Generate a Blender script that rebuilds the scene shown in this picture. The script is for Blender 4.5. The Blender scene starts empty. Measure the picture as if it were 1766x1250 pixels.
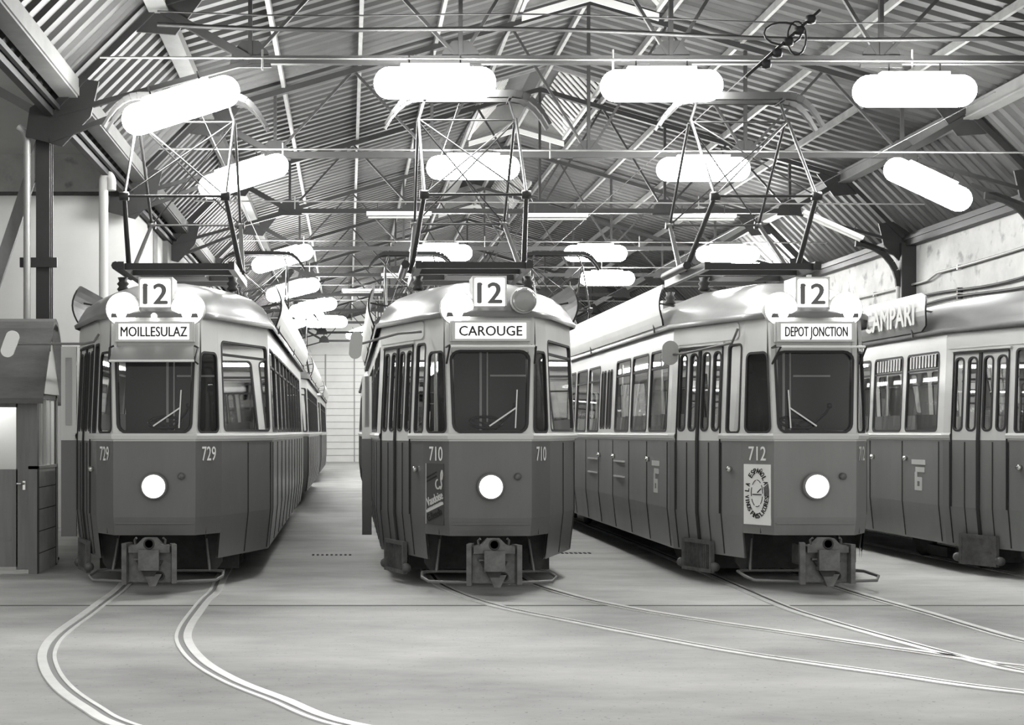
import bpy, math, random
from mathutils import Vector, Matrix
random.seed(7)
C = bpy.context.scene
COL = C.collection
PI = math.pi

# ------------------------------------------------------------------ camera / view
F = 2300.0
cam_d = bpy.data.cameras.new('camera')
cam = bpy.data.objects.new('camera', cam_d)
COL.objects.link(cam)
cam.location = (0, 0, 1.6)
cam.rotation_euler = (PI / 2, 0, 0)
cam_d.sensor_width = 36
cam_d.lens = F / 1766 * 36
cam_d.shift_x = (883 - 600) / 1766
cam_d.shift_y = (745 - 625) / 1766
cam_d.clip_end = 300
C.camera = cam
vs = C.view_settings
vs.view_transform = 'Standard'
vs.look = 'None'
vs.gamma = 1
vs.exposure = 0.0
vs.use_curve_mapping = False
try:
    C.cycles.use_denoising = True
    C.cycles.max_bounces = 8
    C.cycles.sample_clamp_indirect = 8
    C.cycles.caustics_reflective = False
    C.cycles.caustics_refractive = False
    C.cycles.transparent_max_bounces = 16
except Exception:
    pass
wd = bpy.data.worlds.new('evening_sky')
C.world = wd
wd.use_nodes = True
bgn = wd.node_tree.nodes['Background']
bgn.inputs[0].default_value = (1, 1, .98, 1)
bgn.inputs[1].default_value = 0.86


def px(u, v, Y):
    return ((u - 600) * Y / F, Y, 1.6 + (745 - v) * Y / F)


# ------------------------------------------------------------------ materials
def mat(name, g, rough=.6, metal=0., var=0., scale=3., stretch=(1, 1, 1), bump=0., coat=0., var2=0., scale2=20.):
    m = bpy.data.materials.new(name)
    m.use_nodes = True
    nt = m.node_tree
    b = nt.nodes['Principled BSDF']
    b.inputs['Base Color'].default_value = (g, g, g * .975, 1)
    b.inputs['Roughness'].default_value = rough
    b.inputs['Metallic'].default_value = metal
    if coat:
        b.inputs['Coat Weight'].default_value = coat
        b.inputs['Coat Roughness'].default_value = .12
    if var or bump:
        tc = nt.nodes.new('ShaderNodeTexCoord')
        mp = nt.nodes.new('ShaderNodeMapping')
        mp.inputs['Scale'].default_value = stretch
        nt.links.new(tc.outputs['Object'], mp.inputs[0])
        n = nt.nodes.new('ShaderNodeTexNoise')
        n.inputs['Scale'].default_value = scale
        n.inputs['Detail'].default_value = 6
        n.inputs['Roughness'].default_value = .65
        nt.links.new(mp.outputs[0], n.inputs['Vector'])
        cr = nt.nodes.new('ShaderNodeValToRGB')
        cr.color_ramp.elements[0].position = .3
        cr.color_ramp.elements[1].position = .7
        lo = max(0, g * (1 - var)); hi = min(1, g * (1 + var))
        cr.color_ramp.elements[0].color = (lo, lo, lo * .975, 1)
        cr.color_ramp.elements[1].color = (hi, hi, hi * .975, 1)
        nt.links.new(n.outputs['Fac'], cr.inputs[0])
        out = cr.outputs[0]
        if var2:
            n2 = nt.nodes.new('ShaderNodeTexNoise')
            n2.inputs['Scale'].default_value = scale2
            n2.inputs['Detail'].default_value = 3
            nt.links.new(tc.outputs['Object'], n2.inputs['Vector'])
            cr2 = nt.nodes.new('ShaderNodeValToRGB')
            cr2.color_ramp.elements[0].position = .26 if scale2 > 20 else .30
            cr2.color_ramp.elements[1].position = .36 if scale2 > 20 else .42
            v = 1 - var2
            cr2.color_ramp.elements[0].color = (v, v, v, 1)
            cr2.color_ramp.elements[1].color = (1, 1, 1, 1)
            nt.links.new(n2.outputs['Fac'], cr2.inputs[0])
            mx = nt.nodes.new('ShaderNodeMixRGB')
            mx.blend_type = 'MULTIPLY'
            mx.inputs[0].default_value = 1
            nt.links.new(out, mx.inputs[1])
            nt.links.new(cr2.outputs[0], mx.inputs[2])
            out = mx.outputs[0]
        nt.links.new(out, b.inputs['Base Color'])
        if bump:
            bp = nt.nodes.new('ShaderNodeBump')
            bp.inputs['Strength'].default_value = bump
            bp.inputs['Distance'].default_value = .02
            nt.links.new(n.outputs['Fac'], bp.inputs['Height'])
            nt.links.new(bp.outputs[0], b.inputs['Normal'])
    return m


def emit(name, s):
    m = bpy.data.materials.new(name)
    m.use_nodes = True
    b = m.node_tree.nodes['Principled BSDF']
    b.inputs['Base Color'].default_value = (.9, .9, .88, 1)
    b.inputs['Emission Color'].default_value = (1, 1, .985, 1)
    b.inputs['Emission Strength'].default_value = s
    return m


def glass_mat(name, tint=.86, ior=1.45, rough=.02):
    m = bpy.data.materials.new(name)
    m.use_nodes = True
    nt = m.node_tree
    for n in list(nt.nodes):
        if n.type == 'BSDF_PRINCIPLED':
            nt.nodes.remove(n)
    o = nt.nodes['Material Output']
    t = nt.nodes.new('ShaderNodeBsdfTransparent')
    t.inputs[0].default_value = (tint, tint, tint, 1)
    g = nt.nodes.new('ShaderNodeBsdfGlossy')
    g.inputs['Roughness'].default_value = rough
    f = nt.nodes.new('ShaderNodeFresnel')
    f.inputs[0].default_value = ior
    mx = nt.nodes.new('ShaderNodeMixShader')
    nt.links.new(f.outputs[0], mx.inputs[0])
    nt.links.new(t.outputs[0], mx.inputs[1])
    nt.links.new(g.outputs[0], mx.inputs[2])
    nt.links.new(mx.outputs[0], o.inputs[0])
    return m


M = {
    'lower': mat('dark enamel', .125, .38, var=.14, scale=1.3, stretch=(1, 1, .35), coat=.3),
    'lower2': mat('brighter lit dark enamel', .20, .4, var=.14, scale=1.3, stretch=(1, 1, .35), coat=.25),  # lighter copy of the dark enamel, stands for stronger light on these trams
    'upper': mat('cream enamel', .60, .38, var=.06, scale=1.2, coat=.3),
    'rail': mat('cream rail', .60, .35, coat=.3),
    'roof': mat('tram roof paint', .15, .38, var=.2, scale=1.5, coat=.25),
    'roofdark': mat('dark tram roof paint', .045, .55, var=.2, scale=1.5),
    'rubber': mat('rubber', .025, .6),
    'seam': mat('seam shadow gap', .02, .7),
    'white': mat('white enamel', .82, .4),
    'black': mat('black lettering', .02, .5),
    'grey': mat('grey lettering', .12, .5),
    'frame': mat('underframe iron', .035, .7, var=.4, scale=6),
    'iron': mat('coupler iron', .13, .5, metal=.3, var=.4, scale=8, bump=.3),
    'steelgrey': mat('lifeguard tube', .18, .45, metal=.4),
    'chrome': mat('chrome', .75, .2, metal=1),
    'alu': mat('brushed aluminium', .62, .35, metal=.8),
    'interior': mat('interior panel', .45, .6),
    'bulk': mat('cab bulkhead', .055, .5),
    'seat': mat('seat leather', .25, .5),
    'ceilin': mat('tram ceiling', .6, .6),
    'glass': glass_mat('window glass', .94),
    'pan': mat('pantograph tube', .02, .45),
    'panl': mat('pantograph bright tube', .035, .35, metal=.2),
    'board': mat('white advert board', .80, .45, var=.04, scale=2),
    'boardg': mat('grey advert board', .26, .45, var=.12, scale=4),
    'boardback': mat('advert board back', .09, .6),
    'concrete': mat('concrete floor', .46, .75, var=.26, scale=.8, stretch=(.8, 1.5, 1), bump=.2, var2=.3, scale2=26.),
    'apron': mat('worn tarmac apron', .37, .85, var=.36, scale=.55, stretch=(.6, 1.2, 1), bump=.25, var2=.5, scale2=30.),
    'railsteel': mat('polished rail steel', .82, .4, metal=.25, var=.08, scale=5),
    'railold': mat('dull rail steel', .66, .45, metal=.3, var=.2, scale=5),
    'groove': mat('rail groove dirt', .03, .8),
    'groovel': mat('worn rail groove', .24, .6),
    'cabinfill': emit('added cabin fill strip', 17),
    'roofsheet': mat('corrugated roofing', .040, .62, var=.28, scale=.7, stretch=(.7, 1.8, 1)),
    'steel': mat('truss steel', .012, .55, var=.3, scale=3),
    'purlin': mat('pale painted purlin', .22, .55, var=.25, scale=4),
    'beam': mat('grey painted beam', .14, .55, var=.2, scale=2),
    'wallw': mat('white painted wall', .50, .7, var=.05, scale=1.2),
    'wallp': mat('peeling wall plaster', .45, .8, var=.18, scale=1.3, bump=.2, var2=.45, scale2=3.),
    'wallg': mat('dirty side wall', .20, .8, var=.3, scale=1.),
    'back': mat('white boarded wall', .80, .7, var=.06, scale=1.),
    'wood': mat('kiosk boarding', .19, .6, var=.22, scale=2, stretch=(3, 3, .3)),
    'felt': mat('kiosk roofing felt', .12, .9, var=.3, scale=3, stretch=(.4, 1, 1), bump=.3),
    'brick': mat('kiosk block wall', .80, .8, var=.14, scale=3),
    'pipe': mat('zinc pipe', .30, .45, metal=.3, var=.1, scale=3),
    'lamp': emit('lit lamp glow', 118),
    'lampd': emit('far lamp glow', 26),
    'head': emit('lit headlamp', 7),
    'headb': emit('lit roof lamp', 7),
    'added_bulb': emit('kiosk bulb', 240),
    'sign': emit('backlit sign', 1.3),
    'lens': mat('unlit lamp glass', .30, .15, coat=.6),
    'visor': mat('visor metal', .30, .3, metal=.3),
    'curtain': mat('pale curtain', .7, .8),
}


# ------------------------------------------------------------------ mesh helper
class MB:
    def __init__(s):
        s.v = []; s.f = []; s.m = []; s.smooth = []

    def add(s, vs_, fs, mi=0, sm=False):
        o = len(s.v)
        s.v += [tuple(p) for p in vs_]
        for f in fs:
            s.f.append([i + o for i in f]); s.m.append(mi); s.smooth.append(sm)
        return s

    def box(s, c, d, mi=0, rot=None):
        hx, hy, hz = d[0] / 2, d[1] / 2, d[2] / 2
        P = [Vector((x, y, z)) for z in (-hz, hz) for y in (-hy, hy) for x in (-hx, hx)]
        if rot is not None:
            P = [rot @ p for p in P]
        P = [(p.x + c[0], p.y + c[1], p.z + c[2]) for p in P]
        return s.add(P, [(0, 2, 3, 1), (4, 5, 7, 6), (0, 1, 5, 4), (2, 6, 7, 3), (0, 4, 6, 2), (1, 3, 7, 5)], mi)

    def bar(s, a, b, w, h, mi=0, up=(0, 0, 1)):
        a = Vector(a); b = Vector(b)
        d = (b - a)
        L = d.length
        d.normalize()
        u = Vector(up)
        if abs(d.dot(u)) > .99:
            u = Vector((0, 1, 0))
        x = d.cross(u).normalized()
        u = x.cross(d).normalized()
        P = []
        for t in (a, b):
            for i, j in ((-1, -1), (1, -1), (1, 1), (-1, 1)):
                P.append(t + x * (i * w / 2) + u * (j * h / 2))
        return s.add(P, [(3, 2, 1, 0), (4, 5, 6, 7), (0, 1, 5, 4), (1, 2, 6, 5), (2, 3, 7, 6), (3, 0, 4, 7)], mi)

    def tube(s, pts, r, n=8, mi=0, caps=True, closed=False, radii=None):
        pts = [Vector(p) for p in pts]
        k = len(pts)
        rings = []
        pu = None
        for i, p in enumerate(pts):
            if closed:
                d = pts[(i + 1) % k] - pts[i - 1]
            else:
                d = pts[min(i + 1, k - 1)] - pts[max(i - 1, 0)]
            d.normalize()
            if pu is None:
                pu = Vector((0, 0, 1)) if abs(d.z) < .9 else Vector((0, 1, 0))
            x = d.cross(pu).normalized()
            u = x.cross(d).normalized()
            pu = u
            rr = radii[i] if radii else r
            rings.append([p + x * (rr * math.cos(2 * PI * j / n)) + u * (rr * math.sin(2 * PI * j / n)) for j in range(n)])
        V = [q for R in rings for q in R]
        Fs = []
        for i in range(k if closed else k - 1):
            a = i * n; b = ((i + 1) % k) * n
            for j in range(n):
                j2 = (j + 1) % n
                Fs.append((a + j, a + j2, b + j2, b + j))
        s.add(V, Fs, mi, True)
        if caps and not closed:
            s.add(rings[0], [tuple(range(n))[::-1]], mi)
            s.add(rings[-1], [tuple(range(n))], mi)
        return s

    def lathe(s, prof, c, axis='y', n=24, mi=0, sm=True):
        # prof: (r, t) along axis
        V = []
        for r, t in prof:
            for j in range(n):
                a = 2 * PI * j / n
                if axis == 'y':
                    V.append((c[0] + r * math.cos(a), c[1] + t, c[2] + r * math.sin(a)))
                elif axis == 'x':
                    V.append((c[0] + t, c[1] + r * math.cos(a), c[2] + r * math.sin(a)))
                else:
                    V.append((c[0] + r * math.cos(a), c[1] + r * math.sin(a), c[2] + t))
        Fs = []
        for i in range(len(prof) - 1):
            for j in range(n):
                j2 = (j + 1) % n
                Fs.append((i * n + j, i * n + j2, (i + 1) * n + j2, (i + 1) * n + j))
        s.add(V, Fs, mi, sm)
        return s

    def prism(s, poly, axis, t0, t1, mi=0):
        # poly list of 2-D points; axis 'y': (x,z), 'x': (y,z), 'z': (x,y)
        def P(p, t):
            if axis == 'y': return (p[0], t, p[1])
            if axis == 'x': return (t, p[0], p[1])
            return (p[0], p[1], t)
        n = len(poly)
        V = [P(p, t0) for p in poly] + [P(p, t1) for p in poly]
        Fs = [tuple(range(n)), tuple(range(n, 2 * n))[::-1]]
        for i in range(n):
            j = (i + 1) % n
            Fs.append((i, n + i, n + j, j))
        return s.add(V, Fs, mi)

    def build(s, name, mats, parent=None, merge=False):
        me = bpy.data.meshes.new(name)
        me.from_pydata([tuple(p) for p in s.v], [], s.f)
        if not isinstance(mats, (list, tuple)):
            mats = [mats]
        for m in mats:
            me.materials.append(m)
        me.polygons.foreach_set('material_index', s.m)
        me.polygons.foreach_set('use_smooth', s.smooth)
        me.update()
        import bmesh
        bm = bmesh.new()
        bm.from_mesh(me)
        if merge:
            bmesh.ops.remove_doubles(bm, verts=bm.verts, dist=.0004)
        else:
            bmesh.ops.recalc_face_normals(bm, faces=bm.faces)
        bm.to_mesh(me)
        bm.free()
        o = bpy.data.objects.new(name, me)
        COL.objects.link(o)
        if parent is not None:
            o.parent = parent
        return o


def empty(name, loc, rz=0):
    o = bpy.data.objects.new(name, None)
    COL.objects.link(o)
    o.location = loc
    o.rotation_euler.z = rz
    return o


def tag(o, label, cat, group=None, kind=None):
    o['label'] = label
    o['category'] = cat
    if group: o['group'] = group
    if kind: o['kind'] = kind
    return o


def struct(o):
    o['kind'] = 'structure'
    return o


def copy_tree(o, parent=None):
    c = o.copy()
    COL.objects.link(c)
    c.parent = parent
    for ch in list(o.children):
        copy_tree(ch, c)
    return c


_txt = {}


def text_geo(body, size, ext=.004):
    """vertices and faces of a line of text, centred on the origin, height = size"""
    k = (body, size)
    if k in _txt:
        return _txt[k]
    cu = bpy.data.curves.new('lettering', 'FONT')
    cu.body = body
    cu.size = 1
    cu.resolution_u = 3
    ob = bpy.data.objects.new('lettering', cu)
    COL.objects.link(ob)
    dg = bpy.context.evaluated_depsgraph_get()
    me = bpy.data.meshes.new_from_object(ob.evaluated_get(dg))
    V = [(v.co.x, v.co.y) for v in me.vertices]
    Fs = [tuple(p.vertices) for p in me.polygons]
    bpy.data.objects.remove(ob)
    bpy.data.curves.remove(cu)
    bpy.data.meshes.remove(me)
    if V:
        x0 = min(v[0] for v in V); x1 = max(v[0] for v in V)
        y0 = 0; y1 = .69
        s = size / (y1 - y0)
        V = [((v[0] - (x0 + x1) / 2) * s, (v[1] - (y0 + y1) / 2) * s) for v in V]
    _txt[k] = (V, Fs)
    return _txt[k]


def put_text(mb, body, size, org, t, up, nrm, off=.004, width=None, mi=0, rot=0., bold=0.):
    V, Fs = text_geo(body, size)
    if not V:
        return
    org = Vector(org); t = Vector(t).normalized(); up = Vector(up).normalized(); nrm = Vector(nrm).normalized()
    w = max(v[0] for v in V) * 2
    sx = (width / w) if width else 1
    c, sn = math.cos(rot), math.sin(rot)
    for k, (dx, dy) in enumerate(((0, 0),) if not bold else ((0, 0), (bold, 0), (-bold, 0), (0, bold * .6), (0, -bold * .6))):
        P = []
        for x, y in V:
            x = x * sx + dx; y = y + dy
            x, y = x * c - y * sn, x * sn + y * c
            P.append(org + t * x + up * y + nrm * (off + k * .0004))
        mb.add(P, Fs, mi)


# ------------------------------------------------------------------ tram builder
HW = 1.09
L = 13.2
ZB = .31      # side skirt bottom
ZA = .57      # front apron bottom
ZM = 1.51     # colour boundary
ZT = 2.76     # gutter


class Plan:
    """plan outline of a tram body, going from the left rear over the front to the right rear"""
    def __init__(s):
        e = L
        s.base = [(-.45, e), (-.66, e - .3), (-HW, e - 1.4), (-HW, 1.5), (-.64, .33), (-.41, 0), (.41, 0), (.64, .33), (HW, 1.5),
                  (HW, e - 1.4), (.66, e - .3), (.45, e)]
        s.n = len(s.base)
        s.nr = []
        for i in range(s.n):
            p0 = Vector(s.base[i - 1]); p1 = Vector(s.base[i]); p2 = Vector(s.base[(i + 1) % s.n])
            d1 = (p1 - p0).normalized(); d2 = (p2 - p1).normalized()
            n1 = Vector((d1.y, -d1.x)); n2 = Vector((d2.y, -d2.x))
            m = (n1 + n2).normalized()
            s.nr.append(m / max(.3, m.dot(n1)))

    def vert(s, i, z):
        i %= s.n
        x, y = s.base[i]
        if i in (5, 6):
            k = max(0, min(1, (z - ZM) / .9)) * .055
            x += k if i == 6 else -k
        return Vector((x, y))

    def seglen(s, i):
        return (Vector(s.base[(i + 1) % s.n]) - Vector(s.base[i])).length

    def inset(s, z):
        if z < ZM:
            return .05 * max(0, (.75 - z) / .45)
        return (z - ZM) / (ZT - ZM) * .055

    def P(s, i, a, z, out=0.):
        t = a / s.seglen(i)
        p = s.vert(i, z).lerp(s.vert(i + 1, z), t)
        nn = s.nr[i % s.n].lerp(s.nr[(i + 1) % s.n], t)
        p = p + nn * (out - s.inset(z))
        return Vector((p.x, p.y, z))

    def tdir(s, i):
        d = (Vector(s.base[(i + 1) % s.n]) - Vector(s.base[i])).normalized()
        return Vector((d.x, d.y, 0)), Vector((d.y, -d.x, 0))


PL = Plan()
ZEXTRA = [.75, ZM]


def wall(mb, seg, z0, z1, ops=(), mi=0, thick=.02):
    Ls = PL.seglen(seg)
    cols = []
    a = 0
    ops = sorted(ops)
    for o in ops:
        if o[0] > a + 1e-6:
            cols.append((a, o[0], None))
        cols.append((o[0], o[1], o))
        a = o[1]
    if a < Ls - 1e-6:
        cols.append((a, Ls, None))
    zx = [z for z in ZEXTRA if z0 + 1e-6 < z < z1 - 1e-6]

    def quad(a0, a1, q0, q1):
        for o_, fl in ((0, 0), (-thick, 1)):
            P = [PL.P(seg, a0, q0, o_), PL.P(seg, a1, q0, o_), PL.P(seg, a1, q1, o_), PL.P(seg, a0, q1, o_)]
            mb.add(P, [(0, 1, 2, 3) if not fl else (3, 2, 1, 0)], mi)

    for a0, a1, o in cols:
        if o is None:
            zs = sorted([z0, z1] + zx)
            for i in range(len(zs) - 1):
                quad(a0, a1, zs[i], zs[i + 1])
            continue
        _, _, b0, b1, r = o
        zs = sorted(set([z0, b0] + [z for z in zx if z < b0]))
        for i in range(len(zs) - 1):
            quad(a0, a1, zs[i], zs[i + 1])
        zs = sorted(set([b1, z1] + [z for z in zx if z > b1]))
        for i in range(len(zs) - 1):
            quad(a0, a1, zs[i], zs[i + 1])
        ol = outline(o)
        n = len(ol)
        # corners
        cs = [(a1, b1), (a0, b1), (a0, b0), (a1, b0)]
        k = n // 4
        for c in range(4):
            arc = ol[c * k:(c + 1) * k]
            for o_, fl in ((0, 0), (-thick, 1)):
                P = [PL.P(seg, cs[c][0], cs[c][1], o_)] + [PL.P(seg, q[0], q[1], o_) for q in arc]
                for j in range(1, len(P) - 1):
                    mb.add([P[0], P[j + 1], P[j]], [(0, 1, 2) if not fl else (2, 1, 0)], mi)
        # reveal
        for j in range(n):
            q0 = ol[j]; q1 = ol[(j + 1) % n]
            mb.add([PL.P(seg, *q0, 0), PL.P(seg, *q1, 0), PL.P(seg, *q1, -thick), PL.P(seg, *q0, -thick)], [(0, 1, 2, 3)], mi)


def outline(o, grow=0., n=5):
    a0, a1, b0, b1, r = o
    a0 -= grow; a1 += grow; b0 -= grow; b1 += grow
    r = max(.004, r + grow * .8)
    r = min(r, (a1 - a0) / 2 - .001, (b1 - b0) / 2 - .001)
    out = []
    for cx, cy, s0 in ((a1 - r, b1 - r, 0), (a0 + r, b1 - r, 1), (a0 + r, b0 + r, 2), (a1 - r, b0 + r, 3)):
        for i in range(n):
            t = (s0 + i / (n - 1)) * PI / 2
            out.append((cx + r * math.cos(t), cy + r * math.sin(t)))
    return out


def window(root, seg, o, name='window', wide=.018, fm=None, bar_z=None, out=.006):
    mb = MB()
    A = outline(o, wide); B = outline(o, -.008)
    n = len(A)
    for j in range(n):
        k = (j + 1) % n
        a0, a1, b0, b1 = A[j], A[k], B[j], B[k]
        mb.add([PL.P(seg, *a0, out), PL.P(seg, *a1, out), PL.P(seg, *b1, out), PL.P(seg, *b0, out)], [(0, 1, 2, 3)])
        mb.add([PL.P(seg, *b0, out), PL.P(seg, *b1, out), PL.P(seg, *b1, -.021), PL.P(seg, *b0, -.021)], [(0, 1, 2, 3)])
        mb.add([PL.P(seg, *a1, out), PL.P(seg, *a0, out), PL.P(seg, *a0, 0), PL.P(seg, *a1, 0)], [(0, 1, 2, 3)])
    if bar_z:
        mb.bar(PL.P(seg, o[0], bar_z, -.015), PL.P(seg, o[1], bar_z, -.015), .03, .025)
    w = mb.build(name, fm or M['rubber'], root)
    g = MB()
    B = outline(o, -.004)
    g.add([PL.P(seg, q[0], q[1], -.012) for q in B], [tuple(range(len(B)))])
    g.build('pane', M['glass'], w)
    return w


def make_pantograph(root, yc=2.62):
    p = MB()
    bz = 3.47
    for s in (-1, 1):
        p.bar((s * .62, yc - .95, bz), (s * .62, yc + .95, bz), .07, .09)
        for q in (-.8, .8):
            p.lathe([(.0, 0), (.05, 0), (.07, .03), (.045, .06), (.07, .09), (.045, .12), (.06, .16), (0, .16)], (s * .62, yc + q, bz - .28), 'z', 10)
    for q in (-.85, -.3, .3, .85):
        p.bar((-.62, yc + q, bz), (.62, yc + q, bz), .07, .07)
    p.box((0, yc, bz + .02), (.5, .5, .12))
    p.tube([(-.75, yc - .55, bz + .05), (-.75, yc + .55, bz + .05)], .05)
    pg = p.build('pantograph', M['pan'], root)
    zk, zt = 4.23, 5.3
    wk, wt = .565, .575
    for s in (-1, 1):
        for q in (-1, 1):
            a = MB()
            a.tube([(s * .66, yc + q * .12, bz + .05), (s * wk, yc + q * 1.05, zk)], .03, 8, radii=[.034, .026])
            a.lathe([(0, -.05), (.05, -.05), (.05, .05), (0, .05)], (s * wk, yc + q * 1.05, zk), 'x', 10)
            a.build('lower_arm', M['panl'], pg)
            b = MB()
            b.tube([(s * wk, yc + q * 1.05, zk), (s * wt, yc + q * .06, zt)], .018, 8)
            b.build('upper_arm', M['panl'], pg)
    d = MB()
    for q in (-1, 1):
        d.tube([(-wk, yc + q * 1.05, zk), (wk, yc + q * 1.05, zk)], .016, 6)
        d.tube([(-wk, yc + q * 1.05, zk), (wt, yc + q * .06, zt)], .010, 6)
        d.tube([(wk, yc + q * 1.05, zk), (-wt, yc + q * .06, zt)], .010, 6)
    d.tube([(-wt, yc, zt), (wt, yc, zt)], .012, 6)
    d.build('cross_brace', M['panl'], pg)
    h = MB()
    zh = 5.58
    pts = []
    for i in range(25):
        u = -1 + 2 * i / 24
        x = u * .97
        ax = abs(x)
        z = zh if ax < .55 else zh - .36 * ((ax - .55) / .42) ** 2.2
        pts.append((x, z))
    for q in (-.12, .12):
        for i in range(24):
            a, b = pts[i], pts[i + 1]
            w = .06
            h.bar((a[0], yc + q, a[1]), (b[0], yc + q, b[1]), w, .085 if abs(a[0]) < .6 else .085 - .055 * (abs(a[0]) - .6) / .37)
    for s in (-1, 1):
        h.bar((s * .5, yc - .16, zh - .04), (s * .5, yc + .16, zh - .04), .03, .03)
        h.tube([(s * .5, yc, zh - .04), (s * .54, yc, zh - .18), (s * wt, yc, zt)], .016, 6)
    h.build('collector_head', M['seam'], pg)
    return pg


def seam(mb, sg, a, w=.012, mi=1):
    for z0, z1 in ((ZB + .02, .75), (.75, ZM - .02)):
        mb.bar(PL.P(sg, a, z0, .001), PL.P(sg, a, z1, .001), w, .012, mi, up=PL.tdir(sg)[1])


RECEDE = {1.025: -.02, 1.035: -.025, 1.0: .01, .975: .10, .92: .24, .80: .52, .60: .9, .35: 1.25, .08: 1.6}


def roof_point(k, z, i):
    x, y = PL.base[i % PL.n]
    ins = RECEDE[k]
    yy = y
    if y < 2:
        yy = y + ins * (1. if y < .2 else (.85 if y < 1 else .3))
    else:
        yy = y - ins * (1. if y > L - .1 else (.85 if y > L - .6 else .3))
    return Vector((x * k * (1 - .02), yy, z))


def make_car(loc, spec):
    root = empty('tram', loc)
    front = spec.get('front', True)
    wz0, wz1 = 1.62, 2.53
    door_l = spec.get('doors', (3, 8))
    # ---- openings per segment
    ops = {i: [] for i in range(PL.n)}
    wins = []
    nwin = 9
    side_len = PL.seglen(2)

    def side(k):
        y0 = 1.68 + 1.02 * k
        return y0, y0 + .87

    # left side: segment 2 runs from the rear (y = L-1.4) to the front (y = 1.5); right side: segment 8
    for k in range(nwin):
        y0, y1 = side(k)
        if y1 > L - 1.5:
            break
        if k not in door_l:
            o = (L - 1.4 - y1, L - 1.4 - y0, wz0, wz1, .05)
            ops[2].append(o); wins.append((2, o, 2.34))
        else:
            for u in (0, 1):
                for w in (0, 1):
                    c = y0 + .13 + u * .44 + w * .19
                    o = (L - 1.4 - c - .13, L - 1.4 - c + .01, 1.66, 2.44, .05)
                    ops[2].append(o); wins.append((2, o, None))
        o = (y0 - 1.5, y1 - 1.5, wz0, wz1, .05)
        ops[8].append(o); wins.append((8, o, 2.34))
    tl = PL.seglen(3)
    # front left taper: door with slit windows plus a narrow cab window
    d0, d1 = .10 * tl, .72 * tl
    for q in (.13, .28, .46, .61):
        o = (q * tl - .01, q * tl + .105, 1.62, 2.44, .05)
        ops[3].append(o); wins.append((3, o, None))
    o = (.80 * tl, .965 * tl, 1.60, 2.50, .04)
    ops[3].append(o); wins.append((3, o, None))
    cl = PL.seglen(4)
    o = (.12 * cl, .90 * cl, 1.60, 2.40, .06)
    ops[4].append(o); wins.append((4, o, None))
    ws = (.055, .765, 1.60, 2.40, .085)
    ops[5].append(ws)
    o = (.10 * cl, .88 * cl, 1.60, 2.40, .06)
    ops[6].append(o); wins.append((6, o, None))
    o = (.06 * tl, .95 * tl, wz0, wz1, .05)
    ops[7].append(o); wins.append((7, o, 2.40))
    # rear
    tr = PL.seglen(9)
    for sg in (1, 9):
        o = (.15 * tr, .9 * tr, wz0, wz1, .05)
        ops[sg].append(o); wins.append((sg, o, None))
    rl = PL.seglen(11)
    o = (.1, rl - .1, wz0, 2.4, .08)
    ops[11].append(o); wins.append((11, o, None))

    # ---- body shells
    lo = MB(); up = MB()
    for sg in range(PL.n):
        zb = ZA if sg in (4, 5, 6, 10, 11, 0) else ZB
        wall(lo, sg, zb, ZM, (), 0)
        wall(up, sg, ZM, ZT, ops[sg], 0)
    # panel joints in the dark lower body
    for k in range(nwin + 1):
        y = 1.68 + 1.02 * k - .075
        for sg, a in ((2, L - 1.4 - y), (8, y - 1.5)):
            if 0 < a < side_len:
                seam(lo, sg, a)
    for a in (d0 - .02, d1 + .02):
        seam(lo, 3, a)
    for a in (.5 * tl, .96 * tl):
        seam(lo, 7, a)
    lo.bar(PL.P(5, .02, ZA + .12, .004), PL.P(5, PL.seglen(5) - .02, ZA + .12, .004), .012, .012, 0)
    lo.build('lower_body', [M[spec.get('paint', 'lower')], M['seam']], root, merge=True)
    ub = up.build('upper_body', M['upper'], root, merge=True)
    # ---- waist rail
    wr = MB()
    for sg in range(PL.n):
        Ls = PL.seglen(sg)
        if sg == 3:
            rng = [(0, d0), (d1, Ls)]
        else:
            rng = [(0, Ls)]
        for a, b in rng:
            V = []
            for t in (a, b):
                for z, o in ((1.525, .0), (1.53, .022), (1.565, .03), (1.585, .022), (1.59, 0)):
                    V.append(PL.P(sg, t, z, o))
            wr.add(V, [(i, i + 5, i + 6, i + 1) for i in range(4)], 0, False)
    wr.build('waist_rail', M['rail'], root)
    # ---- windows
    for sg, o, bz in wins:
        nm = 'window'
        window(root, sg, o, nm, bar_z=bz, wide=.018 if sg in (2, 8) else .014)
    w = window(root, 5, ws, 'windscreen', wide=.016)
    wp = MB()
    sd = spec.get('wiper', 1)
    ax = .41 + sd * .24
    wp.bar(PL.P(5, ax, 1.64, .012), PL.P(5, ax + .01 * sd, 2.02, .012), .012, .014)
    wp.bar(PL.P(5, ax - sd * .25, 1.66, .016), PL.P(5, ax, 1.84, .016), .018, .014)
    wp.build('wiper', M['alu'], root)
    for k in spec.get('vents', ()):
        y0, y1 = side(k)
        vt = MB()
        n = 9
        for i in range(n):
            a = L - 1.4 - y1 + .05 + (y1 - y0 - .1) * (i + .25) / n
            vt.bar(PL.P(2, a, 2.37, -.006), PL.P(2, a, 2.515, -.006), .045, .006, 0, up=(-1, 0, 0))
        ab, ac = L - 1.4 - y1 + .02, L - 1.4 - y0 - .02
        vt.add([PL.P(2, ab, 2.36, -.018), PL.P(2, ac, 2.36, -.018), PL.P(2, ac, 2.52, -.018), PL.P(2, ab, 2.52, -.018)], [(0, 1, 2, 3)], 1)
        vt.build('window_vent', [M['rail'], M['seam']], root)
    # ---- roof
    rf = MB()
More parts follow.
